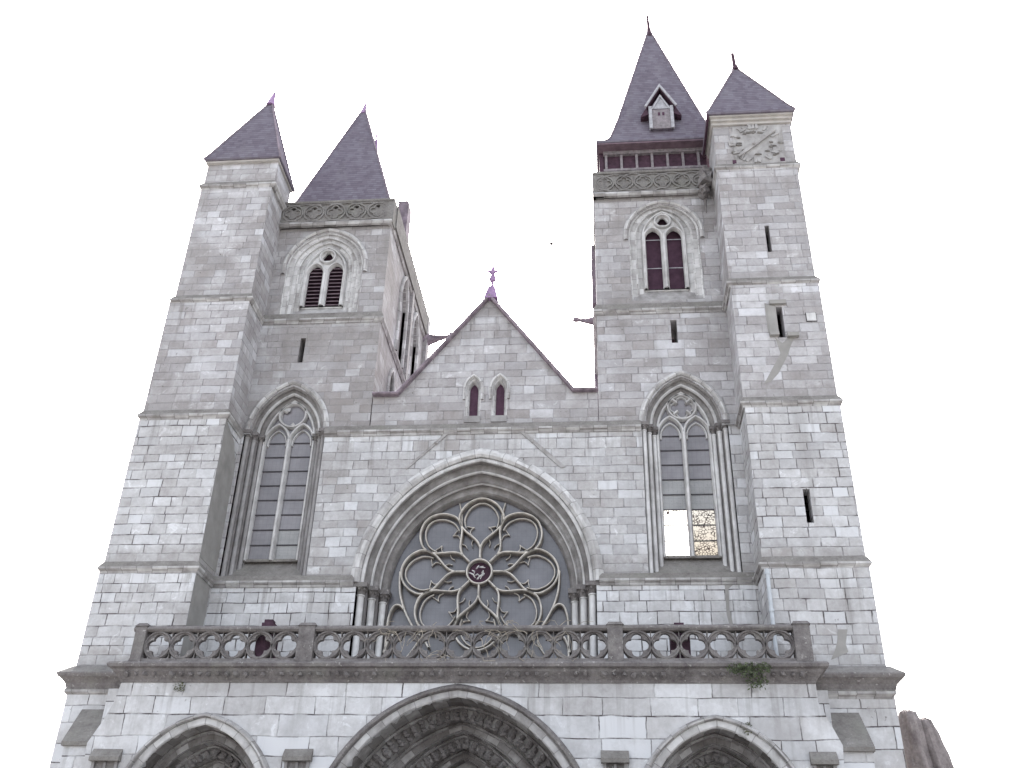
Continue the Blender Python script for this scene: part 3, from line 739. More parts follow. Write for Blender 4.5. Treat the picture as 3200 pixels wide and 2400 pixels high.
q = MB(); q.slab([(-11.218, 8), (-11.218, 8)][:0] or [(-1.38, 7.9), (-.28, 7.9), (-.22, 8.9), (-.30, 9.6), (-.2, 10.2), (-.26, 11.0), (-1.36, 11.0)], [], -11.225, -11.212, 'yz'); q.build('cement_patch', 'render', lt); q = MB(); q.slab([(-1.35, 11.5), (-.06, 11.5), (-.06, 15.0), (-.5, 15.6), (-1.34, 15.9)], [], -11.225, -11.212, 'yz'); q.build('cement_patch', 'render', lt)

# slate roofs
def bell(rings, name, label, mats='slate'):
    m = MB()
    for (r0, z0), (r1, z1) in zip(rings[:-1], rings[1:]): m.frustum(r0, z0, r1, z1)
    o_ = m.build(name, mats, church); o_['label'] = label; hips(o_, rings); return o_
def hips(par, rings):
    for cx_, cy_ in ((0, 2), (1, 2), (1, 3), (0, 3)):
        q = MB(); q.tube([(r_[cx_], r_[cy_], z_ + .02) for r_, z_ in rings], .035, 6); q.build('hip_fringe', 'coping', par)  # mauve tubes added along the hips to draw a lens fringe
def shr(r, ap, t): return tuple(v + (p - v) * t for v, p in zip(r, (ap[0], ap[0], ap[1], ap[1])))
# left turret roof
ap = (-12.22, -.52); r = (-13.86, -11.06, -1.48, .42)
tr_ = bell([((-13.84, -11.08, -1.46, .40), 26.50), (r, 26.56), (shr(r, ap, .08), 26.82), (shr(r, ap, .97), 30.25)], 'turret_roof', 'low slate pyramid on the left turret')
q = MB(); q.tube([(ap[0], ap[1], 30.1), (ap[0] + .01, ap[1], 30.45), (ap[0] + .05, ap[1], 30.75), (ap[0] + .06, ap[1], 30.98)], [.20, .12, .06, .02], 6); q.build('finial', 'lead', tr_)
q = MB(); q.box(-13.80, -11.12, -1.40, .36, 26.43, 26.51); q.build('cornice', 'cream', tr_)
# right turret roof
ap = (5.42, -.6); r = (4.04, 7.06, -1.62, .42)
tr_ = bell([((4.06, 7.04, -1.60, .40), 27.50), (r, 27.56), (shr(r, ap, .09), 27.80), (shr(r, ap, .985), 30.82)], 'turret_roof', 'low slate pyramid above the ruined clock')
q = MB(); q.tube([(ap[0], ap[1], 30.70), (ap[0], ap[1], 30.95), (ap[0] - .01, ap[1], 31.0), (ap[0] - .03, ap[1], 31.6)], [.15, .10, .075, .065], 6); q.build('finial', 'timber', tr_)
q = MB(); q.box(4.12, 6.98, -1.52, .32, 27.44, 27.51); q.box(4.18, 6.95, -1.43, .30, 27.34, 27.45); q.box(4.21, 6.93, -1.34, .30, 27.22, 27.35); q.build('cornice', 'cream', tr_)
q = MB(); q.box(4.05, 4.12, -1.6, .40, 27.36, 27.50); q.build('fascia', 'timber', tr_)
# left spire
ap = (-9.45, 2.35); r = (-11.05, -7.45, .62, 5.0)
s1 = bell([((-11.45, -7.5, .35, 4.5), 25.60), ((-11.3, -7.62, .42, 4.4), 25.78), (r, 26.1), (shr(r, ap, .965), 32.62)], 'spire', 'steep slate spire of the left tower')
q = MB(); q.tube([(ap[0], ap[1], 32.4), (ap[0] + .01, ap[1], 32.75), (ap[0] + .03, ap[1], 33.0), (ap[0] + .045, ap[1], 33.3)], [.17, .10, .05, .02], 6); q.build('finial', 'lead', s1)
q = MB(); q.tube([(-8.9, 3.0, 30.9), (-8.97, 3.0, 31.6), (-9.0, 3.0, 32.35)], [.10, .06, .015], 6); q.build('back_finial', 'lead', s1)
# right spire
ap = (2.60, 2.3); r = (.82, 4.45, .42, 4.2); zA = 36.55
RS = [((.22, 5.0, .02, 4.6), 27.95), ((.20, 5.02, 0., 4.62), 28.02), ((.52, 4.72, .2, 4.42), 28.20), ((.72, 4.54, .34, 4.28), 28.48), ((.86, 4.40, .45, 4.16), 28.95), ((1.06, 4.20, .62, 3.98), 29.7)]
s2 = bell(RS + [(shr(RS[-1][0], ap, .975), zA)], 'spire', 'steep slate spire of the right tower with dormer and flared eaves')
q = MB(); q.tube([(ap[0], ap[1], 36.1), (ap[0], ap[1], 36.6), (ap[0] - .01, ap[1], 36.85), (ap[0] - .02, ap[1], 37.55)], [.19, .10, .07, .05], 6)
q.build('finial', 'timber', s2)
q = MB(); q.tube([(ap[0] - .02, ap[1], 37.5), (ap[0], ap[1], 39.4)], .016, 5); q.lump((ap[0] - .01, ap[1], 38.15), (.03, .03, .12), 1, .1, 1); q.build('lightning_rod', 'bar', s2)
q = MB(); q.lump((2.62, 2.04, 35.15), (.05, .05, .05), 1, .1, 1); q.build('roof_hook', 'shaft', s2)
q = MB(); q.box(.24, 4.98, .03, 4.58, 27.88, 27.94); q.build('soffit', 'soffit', s2)
q = MB(); q.box(.42, 4.2, .55, .62, 26.0, 27.9)
q.build('attic_boarding', 'timber', s2)
q = MB()
for i in range(8): x = .55 + i * .56; q.box(x - .045, x + .045, .46, .56, 26.1, 27.9)
q.box(.45, 4.2, .44, .55, 26.95, 27.05); q.box(.45, 4.2, .40, .55, 27.74, 27.88); q.build('attic_posts', 'shutter', s2)
q = MB(); q.box(.30, .45, .5, 4.4, 26.0, 27.9); q.build('attic_side', 'timber', s2)
# dormer
def fy(z): return .62 + (z - 29.7) / (zA - 29.7) * (2.3 - .62) * .975 if z > 29.7 else .45 + (z - 28.95) / .75 * .17
dz0, dz1, dzr = 28.80, 29.82, 30.85; dx = 2.66; yf = .28
q = MB(); q.slab([(dx - .42, dz0), (dx + .42, dz0), (dx + .42, dz1), (dx, dzr - .25), (dx - .42, dz1)], [], yf + .02, 1.4); q.build('dormer_cheek', 'slate', s2)
q = MB(); q.box(dx - .46, dx - .34, yf - .06, yf + .06, dz0, dz1 + .1); q.box(dx + .34, dx + .46, yf - .06, yf + .06, dz0, dz1 + .1)
q.sweep([(dx - .54, dz1 + .02), (dx, dzr), (dx + .54, dz1 + .02)], [(0, yf - .14), (.08, yf - .14), (.08, yf - .02), (0, yf - .02)])
q.sweep([(dx - .30, dz1 - .05), (dx, dzr - .45), (dx + .30, dz1 - .05)], [(0, yf - .05), (.06, yf - .05), (.06, yf + .02), (0, yf + .02)])
q.build('dormer_frame', 'greywood', s2)
q = MB()
for sg in (-1, 1):
    q.hexa([(dx, yf - .08, dzr - .0), (dx + sg * .56, yf - .08, dz1), (dx + sg * .56, 1.2, dz1), (dx, 1.6, dzr)], [(dx, yf - .08, dzr - .07), (dx + sg * .56, yf - .08, dz1 - .07), (dx + sg * .56, 1.2, dz1 - .07), (dx, 1.6, dzr - .07)])
    q.hexa([(dx + sg * .54, yf - .05, dz1 + .04), (dx + sg * .76, yf + .05, dz1 - .30), (dx + sg * .76, 1.1, dz1 - .30), (dx + sg * .54, 1.1, dz1 + .04)], [(dx + sg * .46, yf - .05, dz1 - .30), (dx + sg * .76, yf + .05, dz1 - .36), (dx + sg * .76, 1.1, dz1 - .36), (dx + sg * .46, 1.1, dz1 - .30)])
q.build('dormer_roof', 'timber', s2)
q = MB(); q.box(dx - .34, dx + .34, yf - .01, yf + .02, dz0, dz1 - .05); q.build('dormer_shutter', 'shutter', s2)
q = MB(); q.slab([(dx - .3, dz1), (dx + .3, dz1), (dx, dzr - .45)], [], yf - .01, yf + .02); q.build('dormer_panel', 'greywood', s2)
q = MB()
for sg in (-1, 1): q.box(dx + sg * .08 - .04, dx + sg * .08 + .04, yf - .018, yf - .005, dz1 - .36, dz1 - .2)
q.build('shutter_holes', 'void', s2)
# ------------------------------------------------------------------ tower parapets
def parapet(x0, x1, z0, z1, units, y, label, side=None, openwork=False):
    e = empty('parapet', (0, 0, 0), church); e['label'] = label
    uw = (x1 - x0) / units; zc = (z0 + z1) / 2; hh = (z1 - z0)
    q = MB(); holes = []
    if openwork:
        for i in range(units):
            c = x0 + (i + .5) * uw
            holes.append([(c - uw * .34, z1 - .14), (c, z1 - .36), (c + uw * .34, z1 - .14)])
            holes.append([(c - uw * .5 + .1, z1 - .42), (c - uw * .5 + .2, z1 - .30), (c - .1, z1 - .42)])
    q.slab(rect(x0 - .05, x1 + .05, z0, z1), holes, y, y + .25); q.build('parapet_wall', 'parapet', e)
    rib = [(-.035, y + .02), (-.03, y - .05), (.03, y - .05), (.035, y + .02)]
    q = MB()
    for i in range(units):
        c = x0 + (i + .5) * uw; R = min(uw * .46, hh * .36)
        q.sweep([(c + R * sin(-2 * PI * k / 20), zc + R * cos(2 * PI * k / 20)) for k in range(20)], rib, closed=True)
        q.sweep(quatre(c, zc, R * .42, R * .36), [(a * .7, b) for a, b in rib], closed=True)
        q.sweep([(c - uw / 2, z1 - .1), (c, zc + R), (c + uw / 2, z1 - .1)], rib)
        q.sweep([(c - uw / 2, z0 + .1), (c - uw * .1, zc - R), (c + uw / 2, z0 + .1)], rib)
    q.build('blind_tracery', 'parapet', e, False, .03)
    q = MB(); q.sweep([(x0 - .08, y), (x1 + .08, y)] + ([(x1 + .08, side)] if side else []), [(-.05, z1 - .09), (.07, z1 - .09), (.09, z1 - .03), (.05, z1 + .03), (-.28, z1 + .03)], plane='xy', sgn=-1)
    q.build('coping', 'parapet', e)
    q = MB(); q.sweep([(x0 - .08, y), (x1 + .08, y)] + ([(x1 + .08, side)] if side else []), [(-.05, z0 - .12), (.06, z0 - .12), (.10, z0 - .05), (.10, z0), (.02, z0 + .10), (-.05, z0 + .10)], plane='xy', sgn=-1)
    q.build('base_moulding', 'trimdark', e)
    return e
pl = parapet(-11.18, -7.28, 24.58, 25.58, 5, -.02, 'carved and pierced parapet of the left tower', 7.7, True)
q = MB(); q.box(-7.6, -7.08, -.06, .4, 24.5, 25.62); q.box(-7.3, -7.04, .4, 7.7, 24.62, 25.6); q.build('parapet_pier', 'parapet', pl, False)
pr = parapet(.12, 4.2, 25.42, 26.42, 6, -.02, 'carved frieze parapet of the right tower')
q = MB(); q.box(.02, .16, -.06, 6.8, 25.3, 26.44); q.box(.05, .42, -.05, .2, 25.3, 26.40); q.build('parapet_pier', 'parapet', pr)
q = MB(); q.box(-7.45, -7.04, 1.9, 2.5, 25.6, 27.15); q.frustum((-7.45, -7.04, 1.9, 2.5), 27.15, (-7.45, -7.08, 1.95, 2.4), 27.25); q.build('corner_lantern', 'coping', church)
def gargoyle(pts, rad, mat='lichen', label=None):
    q = MB(); q.tube(pts, rad, 8); q.lump(pts[-1], (rad[-2] * 1.4, rad[-2] * 1.1, rad[-2] * 1.0), 3, .35, 2)
    return q.build('gargoyle', mat, church, True, .02, label)
gargoyle([(-7.2, 7.6, 24.5), (-6.9, 7.6, 24.52), (-6.55, 7.6, 24.58), (-6.0, 7.6, 24.68)], [.36, .22, .14, .05], 'coping')
gargoyle([(.15, 4.0, 22.75), (-.1, 4.0, 22.76), (-.35, 4.0, 22.78), (-.7, 4.0, 22.84)], [.30, .16, .10, .05], 'coping')
q = MB(); q.tube([(.0, 3.9, 17.6), (.0, 3.9, 22.8)], .07, 8); q.box(-.09, .1, 3.0, 3.4, 22.9, 25.6); q.build('rainwater_pipe', 'coping', church)
q = MB(); q.lump((3.95, -.32, 25.55), (.26, .35, .36), 3, .5); q.lump((3.85, -.30, 25.12), (.20, .3, .24), 8, .5); q.lump((3.98, -.25, 26.0), (.2, .25, .25), 6, .5); q.tube([(3.9, -.2, 25.0), (3.9, -.16, 24.3)], [.07, .02], 6)
q.build('gargoyle', 'lichen', church, False, .03, 'broken brown carved gargoyle at the right end of the parapet')
# ------------------------------------------------------------------ ruined clock
ck = empty('clock', (0, 0, 0), church); ck['label'] = 'ruined stone clock dial with broken numerals and one hand'
YC = -1.25; cx, cz = 5.62, 26.35
q = MB(); q.slab([(4.85, 25.42), (6.58, 25.42), (6.60, 27.18), (4.92, 27.18)], [], YC - .03, YC + .05); q.build('dial_slab', 'plain', ck, False)
RXY = (.78, .78)
def stroke(mb, x, z, ang, off, ln, tilt=0., wd=.045):
    a = ang + tilt; ux, uz = sin(a), cos(a); px, pz = cos(ang), -sin(ang)
    bx, bz = x + px * off, z + pz * off
    p = [(bx - ux * ln / 2 - uz * wd, bz - uz * ln / 2 + ux * wd), (bx - ux * ln / 2 + uz * wd, bz - uz * ln / 2 - ux * wd), (bx + ux * ln / 2 + uz * wd, bz + uz * ln / 2 - ux * wd), (bx + ux * ln / 2 - uz * wd, bz + uz * ln / 2 + ux * wd)]
    mb.slab(p, [], YC - .075, YC - .02)
NUM = {12: 'XII', 1: 'I', 2: 'II', 4: 'IV', 5: 'V', 6: 'VI', 7: 'VII', 8: 'V', 9: 'IX', 10: 'X', 11: 'XI'}
for hr, s_ in NUM.items():
    ang = hr * PI / 6; q = MB(); x, z = cx + RXY[0] * sin(ang), cz + RXY[1] * cos(ang); wtot = .12 * len(s_); o_ = -wtot / 2 + .06
    for ch in s_:
        if ch == 'I': stroke(q, x, z, ang, o_, .24 + random.uniform(-.06, .04))
        elif ch == 'V': stroke(q, x, z, ang, o_ - .03, .24, .28); stroke(q, x, z, ang, o_ + .03, .22, -.28)
        else: stroke(q, x, z, ang, o_, .25, .38); stroke(q, x, z, ang, o_, .25, -.38)
        o_ += .12
    q.build('numeral', 'plain', ck, False, .02)
q = MB()
for i in range(26):
    a = random.uniform(0, 2 * PI); rr = random.choice((.62, .95)) + random.uniform(-.04, .04)
    if abs(rr * cos(a)) < .82: q.lump((cx + rr * sin(a) * .93, YC - .04, cz + rr * cos(a) * .86), (random.uniform(.06, .13), .05, random.uniform(.04, .07)), i, .5, 1)
q.build('broken_rim', 'parapet', ck)
q = MB(); q.slab([(4.98, 25.78), (5.02, 25.70), (5.60, 26.18), (6.36, 26.86), (6.34, 26.95), (6.2, 26.92), (5.5, 26.28)], [], YC - .11, YC - .03); q.lump((5.55, YC - .12, 26.25), (.05, .05, .05), 1, .1, 1); q.build('clock_hand', 'plain', ck)
q = MB(); q.box(4.80, 4.92, YC - .035, YC, 25.46, 25.62); q.box(6.38, 6.54, YC - .035, YC, 25.48, 25.64); q.build('putlog_hole', 'void', ck)
# ------------------------------------------------------------------ diagonal creases of an older roof, iron hooks
q = MB()
q.slab([(-4.55, 15.98), (-4.68, 15.98), (-5.85, 14.78), (-5.80, 14.74)], [], Y1 - .03, Y1 + .02); q.lump((-4.95, Y1 - .03, 15.62), (.07, .05, .05), 1, .3, 1); q.build('old_roof_crease', 'plain', church, False, .012)
q = MB(); q.slab([(-2.42, 15.98), (-2.26, 15.98), (-.98, 14.74), (-1.12, 14.70)], [], Y1 - .03, Y1 + .02)
q.lump((-1.98, Y1 - .03, 15.60), (.06, .05, .06), 2, .3, 1); q.build('old_roof_crease', 'plain', church, False, .012)

# ------------------------------------------------------------------ porch
YP = -2.5
MC, ML, MRr = XC, -9.76, 2.62
def portal_outline(c, a, ap, zs): return arch(c, zs, a, ap, 0.0, 18)
A_M = (MC, 3.12, 7.38, 3.83); A_L = (ML, 1.70, 6.70, 4.63); A_R = (MRr, 1.70, 6.70, 4.63)
pw = MB()
outl = [(-12.70, 0), (-12.62, 5.7), (-12.66, 6.25), (-12.40, 6.75), (-12.22, 7.2), (-12.12, 7.72), (5.03, 7.72), (5.03, 7.3), (5.16, 7.0), (5.46, 6.32), (5.42, 5.8), (5.46, 0)]
bott = []
for c, a, ap, zs in (A_R, A_M, A_L): bott += list(reversed(portal_outline(c, a, ap, zs)))
pw.slab(outl[:0] + [(-12.70, 0)] + outl[1:] + bott, [], YP, YP + .55)
pw.build('porch_wall', 'porch', church, label='porch front wall of large white blocks over three portals')
sb = MB(); sb.box(-12.7, -12.1, YP + .55, Y0, 0, 7.7); sb.build('porch_side_wall', 'porch', church); sb = MB(); sb.box(4.9, 5.4, YP + .55, -1.4, 0, 7.7); sb.build('porch_side_wall', 'porch', church)
tf_ = MB(); tf_.box(-12.1, 5.0, YP + .02, Y0 - .005, 7.74, 7.95); tf_.build('terrace_floor', 'ledge', church)
tf_ = MB(); tf_.box(-12.1, 5.0, YP + .56, Y0, 7.60, 7.735); tf_.build('porch_vault', 'plain', church)
def portal(c, a, ap, zs, hoodw, orders, label, big):
    e = empty('portal', (0, 0, 0), church); e['label'] = label
    q = MB(); hood(q, c, zs, a + .20, ap + .16, YP, hoodw, .13, 2.5, n=26); q.build('hood_mould', 'lichen' if big else 'trimdark', e, True, .006)
    q = MB(); q.sweep(arch(c, zs, a, ap, 2.5, 26), [(0, YP + .2), (0, YP - .02), (.03, YP - .045), (.16, YP - .045), (.22, YP - .02), (.22, YP + .2)]); q.build('voussoirs', 'trim' if not big else 'trimdark', e, False, .01)
    n = len(orders); pa, pap, py = a, ap, YP
    for i, (oa, oap, oy, mat) in enumerate(orders):
        q = MB(); cur = [c3(arch(c, zs, pa, pap, 1.5, 22), py), c3(arch(c, zs, pa - .01, pap - .01, 1.5, 22), oy - .10), c3(arch(c, zs, pa - .05, pap - .05, 1.5, 22), oy - .13), c3(arch(c, zs, pa - .09, pap - .08, 1.5, 22), oy - .08), c3(arch(c, zs, pa - .10, pap - .09, 1.5, 22), oy),
                          c3(arch(c, zs, oa + .06, oap + .06, 1.5, 22), oy + .01), c3(arch(c, zs, oa + .02, oap + .02, 1.5, 22), oy - .03), c3(arch(c, zs, oa, oap, 1.5, 22), oy + .02)]
        q.loft(cur); q.build('archivolt', mat, e, True, .006)
        if i in ((0, 2) if big else (1,)):
            q = MB(); ml = arch(c, zs, (pa - .1 + oa) / 2, (pap - .1 + oap) / 2, None, 24); hw = (pa - .1 - oa) / 2
            d = 0; L_ = 0
            for k in range(len(ml) - 1):
                p, r_ = Vector(ml[k]), Vector(ml[k + 1]); seg = (r_ - p).length; ang = math.atan2((r_ - p).y, (r_ - p).x)
                t_ = 0
                while L_ + seg - d > .22:
                    u = (d + .22 - L_) / seg; d += .22; P_ = p + (r_ - p) * u
                    if P_.y < 4.6: continue
                    nx_, nz_ = -sin(ang), cos(ang)
                    for tt in (-.5, 0, .5):
                        q.lump((P_.x + nx_ * hw * tt + random.uniform(-.02, .02), oy - .03, P_.y + nz_ * hw * tt), (.085, .08, .075), k + tt * 7 + d, .55, 1)
                L_ += seg
            q.build('carved_order', 'portal', e, False)
        pa, pap, py = oa, oap, oy
    q = MB(); q.slab(arch(c, zs, pa + .02, pap + .02, 0., 16), [], py + .35, py + .45); q.build('tympanum', 'plain', e)
    q = MB(); cur = [c3(arch(c, zs, pa, pap, 0., 16), py), c3(arch(c, zs, pa, pap, 0., 16), py + .4)]; q.loft(cur); q.build('inner_reveal', 'portal', e, True)
portal(*A_M, .16, [(2.62, 7.06, -1.65, 'portal'), (2.25, 6.82, -1.25, 'portal'), (1.85, 6.52, -.95, 'portal'), (1.55, 6.28, -.62, 'portal')], 'wide central portal arch with carved orders', True)
portal(*A_L, .13, [(1.42, 6.42, -1.9, 'portal'), (1.15, 6.14, -1.5, 'portal'), (.9, 5.88, -1.15, 'portal')], 'left portal arch with plain stepped orders', False)
portal(*A_R, .13, [(1.42, 6.42, -1.9, 'portal'), (1.15, 6.14, -1.5, 'portal'), (.9, 5.88, -1.15, 'portal')], 'right portal arch with dark carved orders', False)
# corner buttresses with weathered slopes, niches
for x0, x1, lab in ((5.46, 6.16, 'right'), (-13.35, -12.68, 'left')):
    q = MB(); q.box(x0, x1, -2.28, -1.40, 0, 6.32); q.build('corner_buttress', 'porch', church)
    q = MB(); q.hexa([(x0 - .05, -2.36, 6.32), (x1 + .05, -2.36, 6.32), (x1 + .02, -1.44, 7.30), (x0 - .2, -1.44, 7.30)], [(x0 - .05, -2.36, 6.22), (x1 + .05, -2.36, 6.22), (x1 + .02, -1.40, 6.22), (x0 - .05, -1.40, 6.22)]); q.build('weathering', 'ledge', church)
for x0, x1, z in ((-12.40, -11.75, 6.14), (-7.62, -7.02, 6.18), (-.05, .50, 6.20), (4.72, 5.24, 6.20)):
    e = empty('niche', (0, 0, 0), church)
    q = MB(); q.hexa([(x0 - .05, YP - .16, z - .22), (x1 + .05, YP - .16, z - .22), (x1 + .05, YP + .02, z), (x0 - .05, YP + .02, z)], [(x0 - .05, YP - .16, z - .32), (x1 + .05, YP - .16, z - .32), (x1 + .05, YP + .02, z - .32), (x0 - .05, YP + .02, z - .32)]); q.build('niche_hood', 'ledge', e, False, .01)
    q = MB(); q.box(x0, x0 + .07, YP - .07, YP + .01, 4.3, z - .32); q.box(x1 - .07, x1, YP - .07, YP + .01, 4.3, z - .32); q.box((x0 + x1) / 2 - .03, (x0 + x1) / 2 + .03, YP - .05, YP + .01, 4.3, z - .34); q.build('niche_frame', 'trim', e)
    q = MB(); q.box(x0 + .07, x1 - .07, YP - .012, YP + .01, 4.3, z - .325); q.build('niche_back', 'lichen', e)
# cornice below the balustrade
q = MB(); prof = [(-.05, 7.72), (.03, 7.72), (.05, 7.78), (.10, 7.86), (.20, 7.96), (.22, 8.02), (.32, 8.05), (.34, 8.12), (.30, 8.17), (.20, 8.20), (-.05, 8.24)]
q.sweep([(-12.12, -1.4), (-12.12, YP), (5.00, YP), (5.00, -1.4)], prof, plane='xy', sgn=-1); q.build('porch_cornice', 'lichen', church, False, label='brown lichened cornice under the balustrade')
q = MB(); x = -11.95
while x < 4.95:
    sc_ = random.uniform(.7, 1.15)
    if random.random() > .12: q.lump((x, YP - .15, 7.90), (.075 * sc_, .09, .075 * sc_), x, .5, 1)
    x += .235
q.build('cornice_bosses', 'lichen', church)
for x0, x1 in ((-14.06, -12.2), (5.1, 7.10)):
    q = MB(); pth = [(x0, 1.3), (x0, -1.45), (x1, -1.45)] if x0 < 0 else [(x0, -1.45), (x1, -1.45), (x1, 1.3)]
    q.sweep(pth, [(-.05, 7.72), (.02, 7.72), (.04, 7.80), (.09, 7.95), (.17, 8.04), (.25, 8.09), (.28, 8.15), (.28, 8.19), (.0, 8.42), (-.05, 8.42)], plane='xy', sgn=-1, mi=[0] * 7 + [1, 1, 0]); q.build('turret_cornice', ['lichen', 'parapet'], church)

# balustrade
bal = empty('balustrade', (0, 0, 0), church); bal['label'] = 'dark stone balustrade pierced with quatrefoils above the porch'
YBL = -2.62; zb0, zb1 = 8.28, 8.98
q = MB(); q.sweep([(-12.0, YBL - .02), (5.0, YBL - .02)], [(-.22, 8.15), (.04, 8.15), (.05, 8.20), (.01, 8.24), (.0, 8.29), (-.20, 8.29)], plane='xy', sgn=-1); q.build('plinth', 'lichen', bal)
q = MB(); q.sweep([(-12.0, YBL - .02), (5.0, YBL - .02)], [(-.22, 8.97), (.02, 8.97), (.05, 9.0), (.07, 9.02), (.07, 9.06), (.02, 9.11), (-.22, 9.11)], plane='xy', sgn=-1); q.build('handrail', 'lichen', bal, False, .006)
for x0, x1 in ((-11.94, -11.66), (-7.66, -7.24), (.13, .50), (4.62, 5.02)):
    q = MB(); q.box(x0, x1, YBL - .10, YBL + .26, 8.2, 9.10); q.frustum((x0 - .03, x1 + .03, YBL - .13, YBL + .29), 9.10, (x0 + .03, x1 - .03, YBL - .06, YBL + .22), 9.19); q.build('pier', 'lichen', bal, False, .008)
def panel(x0, x1, units):
    uw = (x1 - x0) / units; zc = (zb0 + zb1) / 2
    for i in range(units):
        c = x0 + (i + .5) * uw; s_ = uw / .80
        hs = [quatre(c, zc, .152, .137)]
        for sg in (-1, 1):
            for sx in (-1, 1):
                e_ = c + sx * uw * .5
                hs.append([(e_ - sx * .012, zc + sg * .335), (e_ - sx * .16, zc + sg * .335), (e_ - sx * .085, zc + sg * .27), (e_ - sx * .012, zc + sg * .17)])
        q = MB(); q.slab(rect(c - uw / 2, c + uw / 2, zb0, zb1), hs, YBL + .02, YBL + .15)
        R = uw * .5
        q.sweep([(c + R * sin(-2 * PI * k / 24), zc + .335 * cos(2 * PI * k / 24)) for k in range(24)], [(-.035, YBL + .03), (-.015, YBL - .03), (.015, YBL - .03), (.035, YBL + .03)], closed=True)
        q.build('quatrefoil_panel', 'lichen', bal)
panel(-11.66, -7.66, 6); panel(-7.24, .13, 11); panel(.50, 4.62, 6)
# dark stepped piers on the terrace
for x0, x1, zt in ((-8.86, -8.44, 9.42), (1.70, 2.14, 9.30)):
    q = MB(); q.box(x0 - .02, x1 + .02, -2.3, -1.9, 7.9, zt - .2); q.box(x0 + .05, x1 - .05, -2.25, -1.95, zt - .2, zt - .09); q.box(x0 + .10, x1 - .10, -2.22, -1.98, zt - .09, zt); q.build('stepped_pier', 'timber', church)
q = MB(); q.lump((4.25, -1.5, 9.25), (.07, .12, .16), 2, .4, 1); q.build('water_spout', 'timber', church)

# ------------------------------------------------------------------ other things
def clump(name, c, r, n, size, mat, label, cat, seed):
    rnd = random.Random(seed); m = MB()
    for i in range(n):
        a = rnd.uniform(0, 2 * PI); b = rnd.uniform(-1, 1); rr = rnd.random() ** .5
        p = Vector((c[0] + r[0] * rr * cos(a), c[1] - abs(r[1] * rr * b), c[2] + r[2] * rr * sin(a) - abs(rnd.gauss(0, .04))))
        d = Vector((rnd.gauss(0, 1), rnd.gauss(-.5, .6), rnd.gauss(-.2, .7))).normalized(); s_ = d.cross(Vector((rnd.random(), rnd.random(), rnd.random()))).normalized()
        l = size * rnd.uniform(.6, 1.4)
        m.add([p, p + d * l * .5 + s_ * l * .22, p + d * l, p + d * l * .5 - s_ * l * .22], [(0, 1, 2, 3)])
    stem = [(c[0] + rnd.uniform(-.1, .1), c[1] + .05, c[2]) for _ in range(3)]
    o_ = m.build(name, mat); return tag(o_, label, cat)
clump('fern_clump', (3.45, -2.80, 8.02), (.52, .14, .14), 420, .075, 'leaf', 'green fern clump growing on the cornice edge below the balustrade at right', 'plant', 1)
clump('fern_clump', (3.62, -2.66, 7.78), (.26, .12, .16), 180, .07, 'leaf', 'small fern tuft hanging under the cornice just below the larger fern clump', 'plant', 2)
clump('moss_tuft', (-10.55, -2.53, 7.62), (.16, .05, .12), 120, .05, 'moss', 'small brown green moss tuft on white blocks above the left portal', 'moss', 3)
clump('moss_tuft', (3.32, -2.53, 6.72), (.12, .05, .13), 120, .05, 'moss', 'small dark moss tuft beside the apex of the right portal', 'moss', 4)
rnd = random.Random(5); m = MB()
for i in range(60):
    x = rnd.uniform(-5.6, -.6); z = rnd.choice((8.3, 8.95, 9.05)); p = [Vector((x, YBL - .06, z))]; d = Vector((rnd.uniform(-1, 1), 0, rnd.uniform(-.6, .6)))
    for k in range(6):
        d = (d + Vector((rnd.uniform(-.6, .6), rnd.uniform(-.15, .15), rnd.uniform(-.7, .6)))).normalized(); p.append(p[-1] + d * .09)
        p[-1].y = min(-2.64, max(-2.78, p[-1].y)); p[-1].z = max(8.2, min(9.2, p[-1].z))
    m.tube(p, rnd.uniform(.005, .011), 4)
tag(m.build('dry_creeper', 'twig'), 'tangled dry creeper twigs on the middle of the balustrade', 'creeper')
# bird
q = MB(); bx, by, bz = -1.71, 5.0, 27.33
q.lump((bx, by, bz), (.10, .06, .06), 2, .1, 2); q.lump((bx + .10, by, bz + .03), (.045, .04, .04), 3, .1, 1)
q.add([(bx - .05, by - .03, bz + .02), (bx + .05, by - .03, bz + .02), (bx + .02, by - .30, bz + .16), (bx - .05, by - .26, bz + .15)], [(0, 1, 2, 3)]); q.add([(bx - .05, by + .03, bz + .02), (bx + .05, by + .03, bz + .02), (bx + .02, by + .30, bz + .12), (bx - .05, by + .26, bz + .10)], [(0, 1, 2, 3)])
q.add([(bx - .08, by - .02, bz), (bx - .08, by + .02, bz), (bx - .2, by + .05, bz - .01), (bx - .2, by - .05, bz - .01)], [(0, 1, 2, 3)])
tag(q.build('bird', 'bird', None, True), 'small dark bird flying in the white sky between the towers', 'bird')
